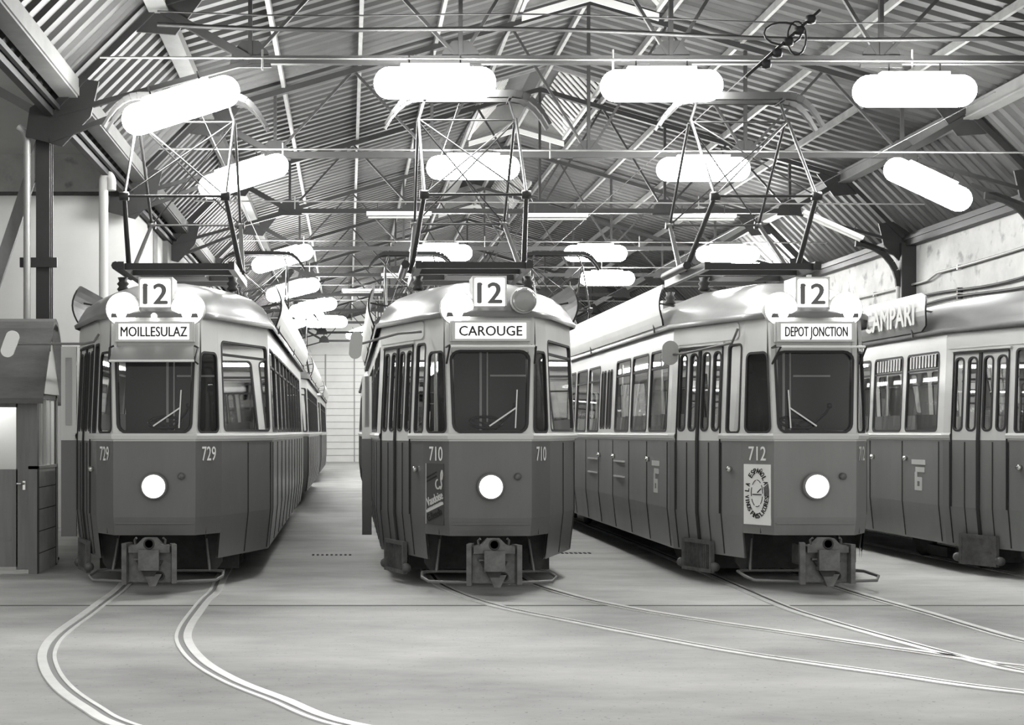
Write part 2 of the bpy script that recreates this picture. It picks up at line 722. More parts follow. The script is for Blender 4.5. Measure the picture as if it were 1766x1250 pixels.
    rings = [(1.025, ZT - .02), (1.035, ZT + .02), (1.0, ZT + .05), (.975, 2.88), (.92, 2.98), (.80, 3.08), (.60, 3.17), (.35, 3.22), (.08, 3.24)]
    n = PL.n
    V = []
    for k, z in rings:
        for i in range(n):
            V.append(roof_point(k, z, i))
    Fs = []
    for r in range(len(rings) - 1):
        for i in range(n):
            j = (i + 1) % n
            Fs.append((r * n + i, r * n + j, (r + 1) * n + j, (r + 1) * n + i))
    Fs.append(tuple((len(rings) - 1) * n + i for i in range(n)))
    rf.add(V, Fs, 0, True)
    rf.build('roof', M[spec.get('roof', 'roof')], root)
    # ---- door leaves: raised edging and centre gap
    dr = MB()
    t3, n3 = PL.tdir(3)
    for a in (d0, d1):
        dr.bar(PL.P(3, a, .75, .005), PL.P(3, a, ZM, .005), .012, .014, 1, up=n3)
        dr.bar(PL.P(3, a, ZM, .005), PL.P(3, a, 2.5, .005), .012, .014, 1, up=n3)
    for za, zb_ in ((ZB + .14, .75), (.75, ZM), (ZM, 2.5)):
        dr.bar(PL.P(3, (d0 + d1) / 2, za, .008), PL.P(3, (d0 + d1) / 2, zb_, .008), .04, .02, 1, up=n3)
    dr.bar(PL.P(3, d0, 2.5, .008), PL.P(3, d1, 2.5, .008), .02, .025, 1, up=n3)
    dr.bar(PL.P(3, d0 - .03, 2.53, .01), PL.P(3, d1 + .03, 2.53, .01), .02, .03, 0, up=n3)
    for q in (.25, .75):
        a = d0 + (d1 - d0) * q
        seam(dr, 3, a, .008)
    dr.build('door', [M['upper'], M['seam']], root)
    # door header cover plate
    hd = MB()
    ol = outline((.01, .93 * tl, 2.555, 2.735, .05))
    V0 = [PL.P(3, q[0], q[1], .012) for q in ol]; V1 = [PL.P(3, q[0], q[1], .0) for q in ol]
    nn = len(ol)
    hd.add(V0 + V1, [tuple(range(nn))] + [(i, nn + i, nn + (i + 1) % nn, (i + 1) % nn) for i in range(nn)])
    hd.build('door_header', M['upper'], root)
    # ---- folding step below the door
    st = MB()
    c = PL.P(3, (d0 + d1) / 2, .28, .05)
    R = Matrix.Rotation(math.atan2(t3.y, t3.x), 3, 'Z')
    wd_ = (d1 - d0) * .62
    for dz, dd in ((.15, (wd_, .04, .04)), (-.15, (wd_, .04, .04))):
        st.box((c.x, c.y, c.z + dz), dd, 0, R)
    for s in (-1, 1):
        q = c + t3 * (s * wd_ / 2)
        st.box((q.x, q.y, c.z), (.04, .045, .34), 0, R)
        q = c + t3 * (s * (wd_ / 2 + .05))
        st.lathe([(0, -.03), (.05, -.03), (.05, .03), (0, .03)], (q.x, q.y, c.z - .1), 'y', 10, 0)
    if spec.get('step', 'slat') == 'slat':
        for i in range(13):
            q = c + t3 * ((i - 6) * wd_ / 13.5)
            st.box((q.x, q.y, c.z), (.013, .02, .28), 0, R)
        bk = c - n3 * .025
        st.box((bk.x, bk.y, bk.z), (wd_, .01, .3), 1, R)
    else:
        st.box((c.x, c.y, c.z), (wd_, .03, .3), 0, R)
        q = c + n3 * .016
        st.box((q.x, q.y, c.z - .02), (wd_ * .8, .012, .015), 0, R)
    st.build('folding_step', [M['iron'], M['frame']], root)
    # ---- underframe and bogies
    uf = MB()
    uf.box((0, L / 2, .62), (1.7, L - 3.3, .3))
    uf.box((0, .55, .66), (1.0, .8, .16))
    uf.box((0, 1.15, .36), (1.5, .08, .46))  # dark plate added to stand for the shade below the nose
    uf.box((0, L / 2, .42), (1.5, 3.2, .3))
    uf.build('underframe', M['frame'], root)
    for y in (2.55, L - 2.55):
        bg = MB()
        for s in (-1, 1):
            bg.box((s * .66, y, .38), (.1, 1.9, .2))
            bg.box((s * .64, y, .14), (.1, .55, .12))
        bg.box((0, y, .42), (1.3, .3, .16))
        b_ = bg.build('bogie', M['frame'], root)
        for q in (-.8, .8):
            wh = MB()
            for s in (-1, 1):
                wh.lathe([(0, -.04), (.3, -.04), (.335, -.03), (.335, .03), (.3, .05), (.12, .03), (0, .03)], (s * .5, y + q, .344), 'x', 24)
            wh.tube([(-.5, y + q, .344), (.5, y + q, .344)], .06, 10)
            wh.build('wheelset', M['frame'], b_)
    # ---- interior
    it = MB()
    it.box((0, L / 2, .82), (2 * HW - .2, L - 3.2, .06), 0)
    it.box((0, .95, .82), (1.0, 1.2, .06), 0)
    it.build('floor_pan', M['interior'], root)
    ic = MB()
    ic.box((0, L / 2, 2.66), (2 * HW - .35, L - 3.4, .03))
    ic.build('inner_ceiling', M['ceilin'], root)
    for yl_ in (3.6, 8.6):
        il = MB()
        il.box((0, yl_, 2.63), (.15, 3.8, .04))
        il.build('added_interior_lamp', M['cabinfill'], root)  # glowing strip added inside the car to brighten its windows
    bh = MB()
    bh.box((.15, 1.0, 1.75), (1.20, .04, 1.84))
    bh.box((.0, .97, 1.75), (.025, .02, 1.8), 1)
    bh.box((.07, .97, 1.75), (.015, .02, 1.8), 1)
    bh.box((.3, .972, 2.2), (.4, .015, .02), 1)
    bh.build('cab_bulkhead', [M['bulk'], M['interior']], root)
    ds = MB()
    ds.prism([(.3, .86), (.68, .86), (.68, 1.5), (.28, 1.62), (.2, 1.55)], 'x', -.34, .38)
    dsk = ds.build('driver_desk', M['bulk'], root)
    hw = MB()
    hw.tube([(.02 + .17 * math.cos(t), .62 + .15 * math.sin(t), 1.70 + .06 * math.sin(t)) for t in [2 * PI * i / 20 for i in range(20)]], .016, 8, closed=True)
    for t in (.5, 2.6, 4.7):
        hw.bar((.02, .62, 1.68), (.02 + .17 * math.cos(t), .62 + .15 * math.sin(t), 1.70 + .06 * math.sin(t)), .025, .02)
    hw.tube([(.02, .6, 1.5), (.02, .62, 1.70)], .04, 8)
    hw.build('handwheel', M['black'], dsk)
    if front:
        lv = MB()
        lv.tube([(.1, .55, 1.62), (.26, .42, 1.80), (.29, .41, 1.86)], .014, 6)
        lv.lathe([(0, -.03), (.025, -.02), (.025, .02), (0, .03)], (.29, .41, 1.87), 'z', 8)
        lv.build('brake_lever', M['black'], dsk)
    sm = MB()
    sm.box((0, 0, .40), (.42, .42, .07)); sm.box((0, .2, .68), (.42, .06, .55)); sm.box((0, 0, .2), (.1, .3, .36))
    first = None
    for k in range(8):
        for s in (-1, 1):
            if first is None:
                o = sm.build('seat', M['seat'], root); first = o
            else:
                o = first.copy(); COL.objects.link(o); o.parent = root
            o.location = (s * .72, 2.4 + 1.02 * k, .86)
    for k in range(4):
        gp = MB()
        gp.tube([(-.4, 2.2 + 2.6 * k, .85), (-.4, 2.2 + 2.6 * k, 2.66)], .016, 6)
        gp.build('grab_pole', M['alu'], root)
    # ---- roof advert boards
    for s in spec.get('boards', (-1, 1)):
        y0, y1 = spec.get('board_y', (1.75, 10.2))
        bd = MB()
        prof = []
        for i in range(9):
            u = i / 8
            prof.append((HW + .03 + .07 * math.sin(u * PI), 2.80 + .46 * u))
        V = []
        N = 9
        ys = [y0 + spec.get('board_round', .12) * (1 - math.sqrt(max(0, 1 - (i / 4 - 1) ** 2))) for i in range(N)]
        for th, mi in ((0, 0), (.02, 1)):
            o = len(bd.v)
            for e in (0, 1):
                for i, (x, z) in enumerate(prof):
                    yy = ys[i] if e == 0 else y1
                    bd.v.append((s * (x - th), yy, z))
            for i in range(N - 1):
                bd.f.append([o + i, o + i + 1, o + N + i + 1, o + N + i]); bd.m.append(mi); bd.smooth.append(False)
        for i in range(N - 1):
            bd.f.append([i, i + 1, 2 * N + i + 1, 2 * N + i]); bd.m.append(2); bd.smooth.append(False)
            bd.f.append([N + i, N + i + 1, 3 * N + i + 1, 3 * N + i]); bd.m.append(2); bd.smooth.append(False)
        for yy in (y0 + .5, (y0 + y1) / 2, y1 - .5):
            bd.bar((s * (HW + .03), yy, 2.74), (s * (HW + .04), yy, 2.84), .02, .02, 1)
            bd.bar((s * (HW + .06), yy, 3.1), (s * .82, yy, 3.04), .02, .02, 1)
        b_ = bd.build('roof_advert_board', [M[spec.get('board_mat', 'board')], M['boardback'], M['rubber']], root)
        if spec.get('board_text') and s == -1:
            tx = MB()
            put_text(tx, spec['board_text'], .27, (-(HW + .105), y0 + 1.03, 3.02), (0, -1, 0), (0, 0, 1), (-1, 0, 0), .006, width=1.5, bold=.012)
            tx.build('lettering', M['interior'], b_)
    # ---- roof equipment
    if spec.get('pantograph', True):
        make_pantograph(root)
        rx = MB()
        rx.box((.0, 5.4, 3.30), (.8, 1.3, .16)); rx.box((0, 7.6, 3.29), (.7, 1.0, .14))
        rx.build('resistor_box', M['roof'], root)
    if not front:
        return root

    # =============================================================== front fittings
    hl = MB()
    hl.lathe([(.115, .0), (.138, -.02), (.138, -.05), (.122, -.07), (.112, -.06)], (0, 0, 1.06), 'y', 28)
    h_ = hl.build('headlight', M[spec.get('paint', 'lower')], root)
    ln = MB()
    ln.lathe([(.120, -.045), (.108, -.075), (.07, -.095), (.035, -.102), (0.001, -.104)], (0, 0, 1.06), 'y', 28)
    ln.build('lens', M['head'], h_)
    kn = MB()
    kn.lathe([(.035, 0), (.035, -.03), (.02, -.045), (0.001, -.05)], (.27, 0, 1.16), 'y', 14)
    kn.build('socket_cap', M['iron'], root)
    # roof lamps
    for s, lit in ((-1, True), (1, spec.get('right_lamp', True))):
        R_ = .175 if lit else .13  # lit lamps oversized, their glare built into the shape
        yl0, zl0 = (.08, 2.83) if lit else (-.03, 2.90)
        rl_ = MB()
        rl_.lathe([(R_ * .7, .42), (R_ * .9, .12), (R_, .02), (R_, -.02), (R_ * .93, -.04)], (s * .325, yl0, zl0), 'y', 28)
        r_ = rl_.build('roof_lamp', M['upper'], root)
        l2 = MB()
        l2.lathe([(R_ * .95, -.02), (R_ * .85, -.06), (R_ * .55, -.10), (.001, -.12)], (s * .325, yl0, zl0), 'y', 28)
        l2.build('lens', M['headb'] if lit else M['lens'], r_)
    # centre housing, number box and destination sign
    hs = MB()
    hs.prism([(.005, 2.5), (.005, 2.70), (.06, 2.80), (.14, 2.815), (.8, 2.9), (.8, 2.5)], 'x', -.40, .40)
    hs.build('sign_housing', M['upper'], root)
    nb = MB()
    nb.box((0, .25, 2.985), (.34, .36, .34)); nb.box((0, .30, 2.8), (.2, .28, .12))
    n_ = nb.build('number_box', M['upper'], root)
    np_ = MB()
    ol = outline((-.152, .152, 2.835, 3.135, .02))
    np_.add([(q[0], .066, q[1]) for q in ol], [tuple(range(len(ol)))])
    np_.build('number_panel', M['sign'], n_)
    nt_ = MB()
    put_text(nt_, spec.get('route', '12'), .20, (0, .066, 2.985), (1, 0, 0), (0, 0, 1), (0, -1, 0), .004, width=.235, bold=.008)
    if nt_.v: nt_.bar((-.078, .061, 3.078), (-.122, .061, 3.038), .006, .024, up=(0, 0, 1))
    if nt_.v: nt_.build('route_number', M['grey'], n_)
    if spec.get('pilot'):
        pl_ = MB()
        pl_.lathe([(.03, 0), (.03, -.03), (.02, -.04), (.001, -.045)], (0, .0, 2.755), 'y', 12)
        pl_.build('pilot_lamp', M['headb'], root)
    dsn = MB()
    dsn.box((0, -.01, 2.60), (.76, .04, .20))
    d_ = dsn.build('destination_sign', M['upper'], root)
    dp = MB()
    dp.add([(-.35, -.032, 2.522), (.35, -.032, 2.522), (.35, -.032, 2.678), (-.35, -.032, 2.678)], [(0, 1, 2, 3)])
    dp.build('sign_panel', M['sign'], d_)
    dt = MB()
    put_text(dt, spec['dest'], .095, (0, -.034, 2.60), (1, 0, 0), (0, 0, 1), (0, -1, 0), .003, width=spec.get('dest_w', .64), bold=.003)
    if dt.v: dt.build('lettering', M['black'], d_)
    # visor
    vz = MB()
    if spec.get('visor') == 'down':
        V = [(-.39, -.03, 2.46), (.39, -.03, 2.46), (.42, -.19, 2.30), (-.42, -.19, 2.30)]
    else:
        V = [(-.39, -.03, 2.455), (.39, -.03, 2.455), (.41, -.23, 2.435), (-.41, -.23, 2.435)]
    V2 = [(x, y + .004, z - .012) for x, y, z in V]
    vz.add(V + V2, [(0, 1, 2, 3), (7, 6, 5, 4), (3, 2, 6, 7), (0, 3, 7, 4), (2, 1, 5, 6)])
    vz.tube([V[3], V[2]], .012, 8, 1)
    v_ = vz.build('sun_visor', [M['visor'], M['white']], root)
    for s in (-1, 1):
        vb = MB()
        vb.tube([(s * .40, -.02, 2.46), (s * .44, -.03, 2.44), (s * .42, V[3][1], V[3][2]), (s * .435, -.02, 2.28)], .011, 6)
        vb.build('visor_bracket', M['rubber'], v_)
    # fleet numbers
    for sg, ok in ((4, True), (6, True)):
        fn = MB()
        t_, n_2 = PL.tdir(sg)
        put_text(fn, spec['number'], .14, PL.P(sg, .5 * cl, 1.385, 0), t_, (0, 0, 1), n_2, .004, width=.21, bold=.002)
        if fn.v: fn.build('fleet_number', M['white'], root)
    # coupler
    cp = MB()
    y0 = -.34
    cp.box((0, .0, .36), (.2, .8, .2), 0)
    cp.box((-.225, y0 + .06, .32), (.05, .16, .40), 0, Matrix.Rotation(-.25, 3, 'Z'))
    cp.box((.225, y0 + .06, .32), (.05, .16, .38), 0, Matrix.Rotation(.25, 3, 'Z'))
    cp.box((0, y0 + .08, .32), (.44, .08, .36), 0)
    cp.prism([(-.2, .49), (-.2, .43), (.2, .43), (.2, .49), (.12, .51), (.06, .57), (-.06, .57), (-.12, .51)], 'y', y0 - .02, y0 + .12, 0)
    cp.lathe([(.0, .0), (.038, .0), (.038, -.004), (.05, -.012), (.055, 0)], (0, y0 - .02, .515), 'y', 16, 1)
    cp.box((-.03, y0 + .02, .365), (.24, .06, .018), 0)
    cp.prism([(-.13, .35), (.13, .35), (.05, .2), (-.05, .2)], 'y', y0 - .01, y0 + .05, 1)
    cp.prism([(-.05, .22), (.12, .22), (.06, .10), (-.0, .10)], 'y', y0, y0 + .08, 0)
    cp.lathe([(0.001, -.002), (.03, -.002), (.03, -.012), (.042, -.012), (.045, 0)], (.1, y0 + .03, .2), 'y', 14, 1)
    for s in (-1, 1):
        cp.tube([(s * .14, y0 + .05, .48), (s * .15, y0 + .05, .55), (s * .13, y0 + .03, .57)], .012, 6, 0)
    cp.build('coupler', [M['iron'], M['frame']], root)
    # lifeguard loop
    lg = MB()
    lg.tube([(-.67, .10, .155), (-.61, -.02, .125), (0, -.06, .11), (.61, -.02, .125), (.67, .10, .155), (.65, .42, .17), (.55, .5, .17), (-.55, .5, .17), (-.65, .42, .17)], .016, 8, closed=True)
    for s in (-1, 1):
        lg.tube([(s * .5, .5, .17), (s * .45, .6, .60)], .018, 6)
    lg.build('lifeguard', M['steelgrey'], root)
    for s in (-1, 1):
        wg = MB()
        wg.prism([(.45, .56), (.62, .56), (.62, .25), (.54, .14), (.47, .25)], 'y', .56, .64) if s == 1 else wg.prism([(-.45, .56), (-.62, .56), (-.62, .25), (-.54, .14), (-.47, .25)], 'y', .56, .64)
        wg.build('wheel_guard', M['frame'], root)
    # door handle
    dh = MB()
    q = PL.P(3, .86 * tl, 1.22, .02)
    dh.lathe([(.0, -.03), (.03, -.02), (.03, .02), (0, .03)], q, 'y', 12)
    dh.build('door_handle', M['chrome'], root)
    # folding door leaf standing open
    if spec.get('leaf'):
        yl0, wl, za, zb_ = spec['leaf']
        lf = MB()
        lf.box((-HW - wl / 2, yl0, (za + ZM) / 2), (wl, .04, ZM - za))
        l_ = lf.build('open_door_leaf', M['lower'], root)
        lf = MB()
        lf.box((-HW - wl / 2, yl0, (ZM + zb_) / 2), (wl, .04, zb_ - ZM))
        lf.build('upper_panel', M['upper'], l_)
        lf = MB()
        lf.box((-HW - wl / 2, yl0 - .021, 2.05), (wl * .4, .012, .75))
        lf.build('slit_window', M['glass'], l_)
    # mirror
    mk = spec.get('mirror')
    if mk:
        a, b, c3 = mk
        ar = MB()
        ar.tube([a, b, c3], .013, 8) if not isinstance(a, list) else ar.tube(a, .013, 8)
        end = Vector(c3)
        m_ = ar.build('mirror_arm', M['steelgrey'], root)
        mr = MB()
        ang = spec.get('mirror_tilt', .35)
        pts = []
        w2, h2 = spec.get('mirror_size', (.065, .14))
        for i in range(24):
            t = 2 * PI * i / 24
            x = w2 * math.cos(t); z = (h2 - w2) * (1 if math.sin(t) > .001 else (-1 if math.sin(t) < -.001 else 0)) + w2 * math.sin(t)
            x, z = x * math.cos(ang) + z * math.sin(ang), -x * math.sin(ang) + z * math.cos(ang)
            pts.append((end.x + x, end.z + z))
        mr.prism(pts, 'y', end.y - .03, end.y - .012)
        mr.build('mirror', M[spec.get('mirror_mat', 'interior')], m_)
    # side emblem
    if spec.get('emblem'):
        em = MB()
        y = spec['emblem']
        def slab(ya, yb, za, zb):
            em.box((-HW - .004, (ya + yb) / 2, (za + zb) / 2), (.006, yb - ya, zb - za))
        slab(y - .19, y + .19, 1.21, 1.27)
        slab(y - .17, y + .08, 1.12, 1.18)
        slab(y + .03, y + .10, .90, 1.12)
        slab(y - .10, y - .04, .90, 1.06)
        slab(y - .04, y + .03, .90, .95)
        slab(y - .04, y + .03, 1.01, 1.06)
        em.build('side_emblem', M['rail'], root)
    # small fittings along the left side
    for k in spec.get('handles', ()):
        g = MB()
        y = 1.68 + 1.02 * k - .2
        g.lathe([(.0, -.05), (.03, -.04), (.03, 0), (.0, 0)], (-HW - .002, y, 1.28), 'x', 10)
        g.build('panel_lock', M['chrome'], root)
    for (y, z) in spec.get('bars', ()):
        g = MB()
        g.bar((-HW - .02, y - .3, z), (-HW - .02, y + .3, z), .02, .02)
        g.bar((-HW - .0, y - .3, z), (-HW - .02, y - .3, z), .02, .02)
        g.bar((-HW - .0, y + .3, z), (-HW - .02, y + .3, z), .02, .02)
        g.build('grab_bar', M['rail'], root)
    return root


Y0 = 13.3
TRK = [-1.93, 1.41, 4.66, 7.96]

# ------------------------------------------------------------------ the four trams in front
t729 = make_car((TRK[0], Y0, 0), dict(
    leaf=(1.55, .17, .44, 2.55), number='729', dest='MOILLESULAZ', dest_w=.66, visor='down', pilot=True, boards=(-1, 1), board_y=(1.75, 11.4), wiper=1,
    mirror=([(-.62, .35, 2.60), (-.66, .30, 2.52), (-.75, .28, 2.50), (-1.5, .26, 2.495)], None, (-1.5, .26, 2.495)), mirror_mat='board', mirror_size=(.07, .14)))
tag(t729, 'two-tone tram numbered 729 on the leftmost track, its sun visor hinged down over the windscreen', 'tram', 'trams lined up in the depot')
t710 = make_car((TRK[1], Y0 - .1, 0), dict(
    leaf=(4.75, .13, .22, 2.35), number='710', dest='CAROUGE', dest_w=.62, right_lamp=False, wiper=1, boards=(-1, 1), board_y=(1.8, 10.2),
    mirror=([(-.66, .35, 2.62), (-.9, .33, 2.60), (-1.33, .32, 2.48)], None, (-1.33, .32, 2.48)), mirror_tilt=.1))
tag(t710, 'two-tone tram numbered 710 on the second track, a dark poster on its nose', 'tram', 'trams lined up in the depot')
t712 = make_car((TRK[2], Y0, 0), dict(
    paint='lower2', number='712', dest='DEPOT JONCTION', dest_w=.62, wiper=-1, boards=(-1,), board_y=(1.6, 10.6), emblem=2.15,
    handles=(1, 3, 4), bars=((5.35 + .75, 1.22), (5.35 + .75, 1.02), (4.2, 1.22), (4.2, 1.02)),
    mirror=([(-.66, .38, 2.66), (-.70, .45, 2.52), (-.98, 1.2, 2.46), (-1.10, 1.38, 2.45)], None, (-1.12, 1.38, 2.47)), mirror_tilt=.05, mirror_size=(.09, .135)))
tag(t712, 'two-tone tram numbered 712 on the third track, a white poster on its nose', 'tram', 'trams lined up in the depot')
t4 = make_car((TRK[3], Y0 + .6, 0), dict(
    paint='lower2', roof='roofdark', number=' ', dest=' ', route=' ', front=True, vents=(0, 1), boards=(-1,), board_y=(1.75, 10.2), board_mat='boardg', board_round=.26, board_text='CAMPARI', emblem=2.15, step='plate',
    handles=(1, 2), pantograph=False))
tag(t4, 'two-tone tram on the rightmost track seen side-on, grey lettered board along its roof edge', 'tram', 'trams lined up in the depot')

# poster on the cheek of 712
t_, n_ = PL.tdir(4)
cl = PL.seglen(4)
c0 = PL.P(4, .5 * cl, .97, 0)
pb = MB()
W2, H2 = .165, .305
P = [c0 + t_ * (sx * W2) + Vector((0, 0, sz * H2)) + n_ * .006 for sx, sz in ((-1, -1), (1, -1), (1, 1), (-1, 1))]
Pb = [p - n_ * .01 for p in P]
pb.add(P + Pb, [(0, 1, 2, 3), (0, 4, 5, 1), (1, 5, 6, 2), (2, 6, 7, 3), (3, 7, 4, 0)])
po = pb.build('poster', M['board'], t712)
po['label'] = 'white poster with an oval of black lettering'
tx = MB()
UP = Vector((0, 0, 1))
EX, EZ = .122, .228


def arc_text(s, th0, th1, inward=False, size=.052):
    n = len(s)
    for i, ch in enumerate(s):
        th = th0 + (th1 - th0) * (i / (n - 1))
        o = c0 + t_ * (EX * math.cos(th)) + UP * (EZ * math.sin(th) + .012)
        nx, nz = math.cos(th) / EX, math.sin(th) / EZ
        a = math.atan2(nz, nx) - PI / 2
        if inward:
            a += PI
        put_text(tx, ch, size, o, t_, (0, 0, 1), n_, .009, width=.03 if ch not in 'I' else .008, rot=a, bold=.003)


arc_text('LA ESPAÑOLA', math.radians(172), math.radians(28))
arc_text('VINOS FINOS LICORES', math.radians(190), math.radians(350), True, .048)
el = [c0 + t_ * (.07 * math.cos(2 * PI * i / 28)) + UP * (.135 * math.sin(2 * PI * i / 28) + .012) + n_ * .009 for i in range(28)]
for i in range(28):
    if i % 4 != 3:
        tx.bar(el[i], el[(i + 1) % 28], .006, .004, up=n_)
tx.bar(c0 + t_ * -.055 + UP * .0 + n_ * .009, c0 + t_ * .055 + UP * .0 + n_ * .009, .010, .004, up=n_)
tx.bar(c0 + t_ * .005 + UP * .02 + n_ * .009, c0 + t_ * .05 + UP * .06 + n_ * .009, .010, .004, up=n_)
for k in range(4):
    r0 = .095 + .016 * k
    pp = [c0 + t_ * (r0 * math.cos(a)) + UP * (r0 * 1.75 * math.sin(a) + .012) + n_ * .009 for a in (math.radians(-8), math.radians(8), math.radians(24))]
    for a, b in zip(pp, pp[1:]):
        tx.bar(a, b, .009, .004, up=n_)
tx.build('poster_lettering', M['black'], po)

# poster on the cheek of 710
c0 = PL.P(4, .46 * cl, .98, 0)
pb = MB()
W2, H2 = .14, .305
P = [c0 + t_ * (sx * W2) + Vector((0, 0, sz * H2)) + n_ * .006 for sx, sz in ((-1, -1), (1, -1), (1, 1), (-1, 1))]
Pb = [p - n_ * .01 for p in P]
pb.add(P + Pb, [(0, 1, 2, 3), (0, 4, 5, 1), (1, 5, 6, 2), (2, 6, 7, 3), (3, 7, 4, 0)])
pb.bar(P[0], P[3], .008, .006, 1, up=n_)
po = pb.build('poster', [mat('dark poster print', .075, .35, coat=.2), M['rail']], t710)
po['label'] = 'dark poster with white slanted lettering'
tx = MB()
sl = math.radians(20)
put_text(tx, 'Vaudoise', .085, c0 + UP * -.045, t_, UP, n_, .009, width=.26, rot=sl, bold=.004)
put_text(tx, 'assurances', .03, c0 + UP * -.115, t_, UP, n_, .009, width=.24, rot=sl, bold=.002)
tx.bar(c0 + t_ * -.13 + UP * -.18 + n_ * .008, c0 + t_ * .135 + UP * -.085 + n_ * .008, .028, .003, up=n_)
tx.build('poster_lettering', M['rail'], po)
tx = MB()
cv = []
for i in range(40):
    u = i / 39
    a = -.6 + u * 2.2 * PI
    if u < .62:
        cv.append((.055 + .035 * math.cos(a + 2.2), .10 + .045 * math.sin(a + 2.2)))
cv += [(.10, .05), (.115, .09), (.10, .15), (.105, .21), (.12, .24), (.13, .20), (.118, .15), (.10, .14)]
pts = [c0 + t_ * x + UP * z + n_ * .010 for x, z in cv]
for a, b in zip(pts, pts[1:]):
    tx.bar(a, b, .015, .004, up=n_)
tx.build('poster_logo', M['rail'], po)
tx = MB()
put_text(tx, 'G.Benella', .07, c0 + UP * -.205, t_, UP, n_, .009, width=.24, rot=sl, bold=.004)
for dz in (.12, .16):
    tx.bar(c0 + t_ * -.13 + UP * dz + n_ * .008, c0 + t_ * .03 + UP * (dz + .06) + n_ * .008, .014, .003, up=n_)
tx.bar(c0 + t_ * -.10 + UP * -.275 + n_ * .008, c0 + t_ * .11 + UP * -.20 + n_ * .008, .014, .003, up=n_)
tx.build('poster_print', M['black'], po)

# ------------------------------------------------------------------ cars standing behind
car = make_car((TRK[0], Y0 + L + .65, 0), dict(front=False, pantograph=True, boards=(1,), doors=(2, 7)))
tag(car, 'tram parked directly behind the leftmost tram, its side seen at a narrow angle', 'tram', 'trams parked further back')
rear = [
    (TRK[0], Y0 + 2 * (L + .65), 'last tram seen on the leftmost track, close to the boarded back wall'),
    (TRK[1], Y0 + L + .7, 'tram parked directly behind the second tram, only a sliver of its side showing'),
    (TRK[2], Y0 + L + .7, 'tram parked directly behind the third tram, its roof and raised pantograph showing'),
]
for x, y, lab in rear:
    c = copy_tree(car)
    c.location = (x, y, 0)
    c['label'] = lab

# ------------------------------------------------------------------ setting: floor, walls, roof
fl = MB()
fl.add([(-14, 12.3, 0), (16, 12.3, 0), (16, 72, 0), (-14, 72, 0)], [(0, 1, 2, 3)])
struct(fl.build('floor', M['concrete']))
fl = MB()
fl.add([(-14, 1.5, 0), (16, 1.5, 0), (16, 12.3, 0), (-14, 12.3, 0)], [(0, 1, 2, 3)])
struct(fl.build('floor', M['apron']))
tj = MB()
tj.box((2, 12.3, .001), (28, .05, .004))
struct(tj.build('trim_1', mat('floor joint', .12, .8)))

# roof cross-section
EL = Vector((-3.66, 5.53)); BL = Vector((-2.32, 6.86)); RG = Vector((3.97, 8.68)); BR = Vector((10.25, 6.86)); ER = Vector((11.58, 5.53))
YF, YE = 11.0, 72.0


def rafter(x):
    if x < BL.x: return EL.y + (x - EL.x) * (BL.y - EL.y) / (BL.x - EL.x)
    if x > BR.x: return ER.y + (x - ER.x) * (BR.y - ER.y) / (BR.x - ER.x)
    return RG.y - abs(x - RG.x) * (RG.y - BL.y) / (RG.x - BL.x)


LAN = [(17.0, 21.9), (26.6, 31.5), (37.1, 42.0)]
LW = 1.1
xs = [EL.x - .12, BL.x, RG.x - LW, RG.x, RG.x + LW, BR.x, ER.x + .25]
pitch = .34
yl = []
y = YF
while y < YE:
    for d, h in ((0, 0), (.13, 0), (.17, .055), (.30, .055)):
        yl.append((y + d, h))
    y += pitch
ce = MB()
V = []
SK = .19
for yy, h in yl:
    for i, x in enumerate(xs):
        z = rafter(x)
        if i == 0: V.append((x - h * .7, yy, z + h * .7 + SK))
        elif i == 6: V.append((x + h * .7, yy, z + h * .7 + SK))
        elif i == 1: V.append((x - h * .3, yy, z + h + SK))
        elif i == 5: V.append((x + h * .3, yy, z + h + SK))
        else: V.append((x, yy, z + h + SK))
Fs = []
for r in range(len(yl) - 1):
    ym = (yl[r][0] + yl[r + 1][0]) / 2
    for i in range(6):
        if i in (2, 3) and any(a < ym < b for a, b in LAN):
            continue
        Fs.append((r * 7 + i, r * 7 + i + 1, (r + 1) * 7 + i + 1, (r + 1) * 7 + i))
ce.add(V, Fs)
struct(ce.build('ceiling', M['roofsheet']))

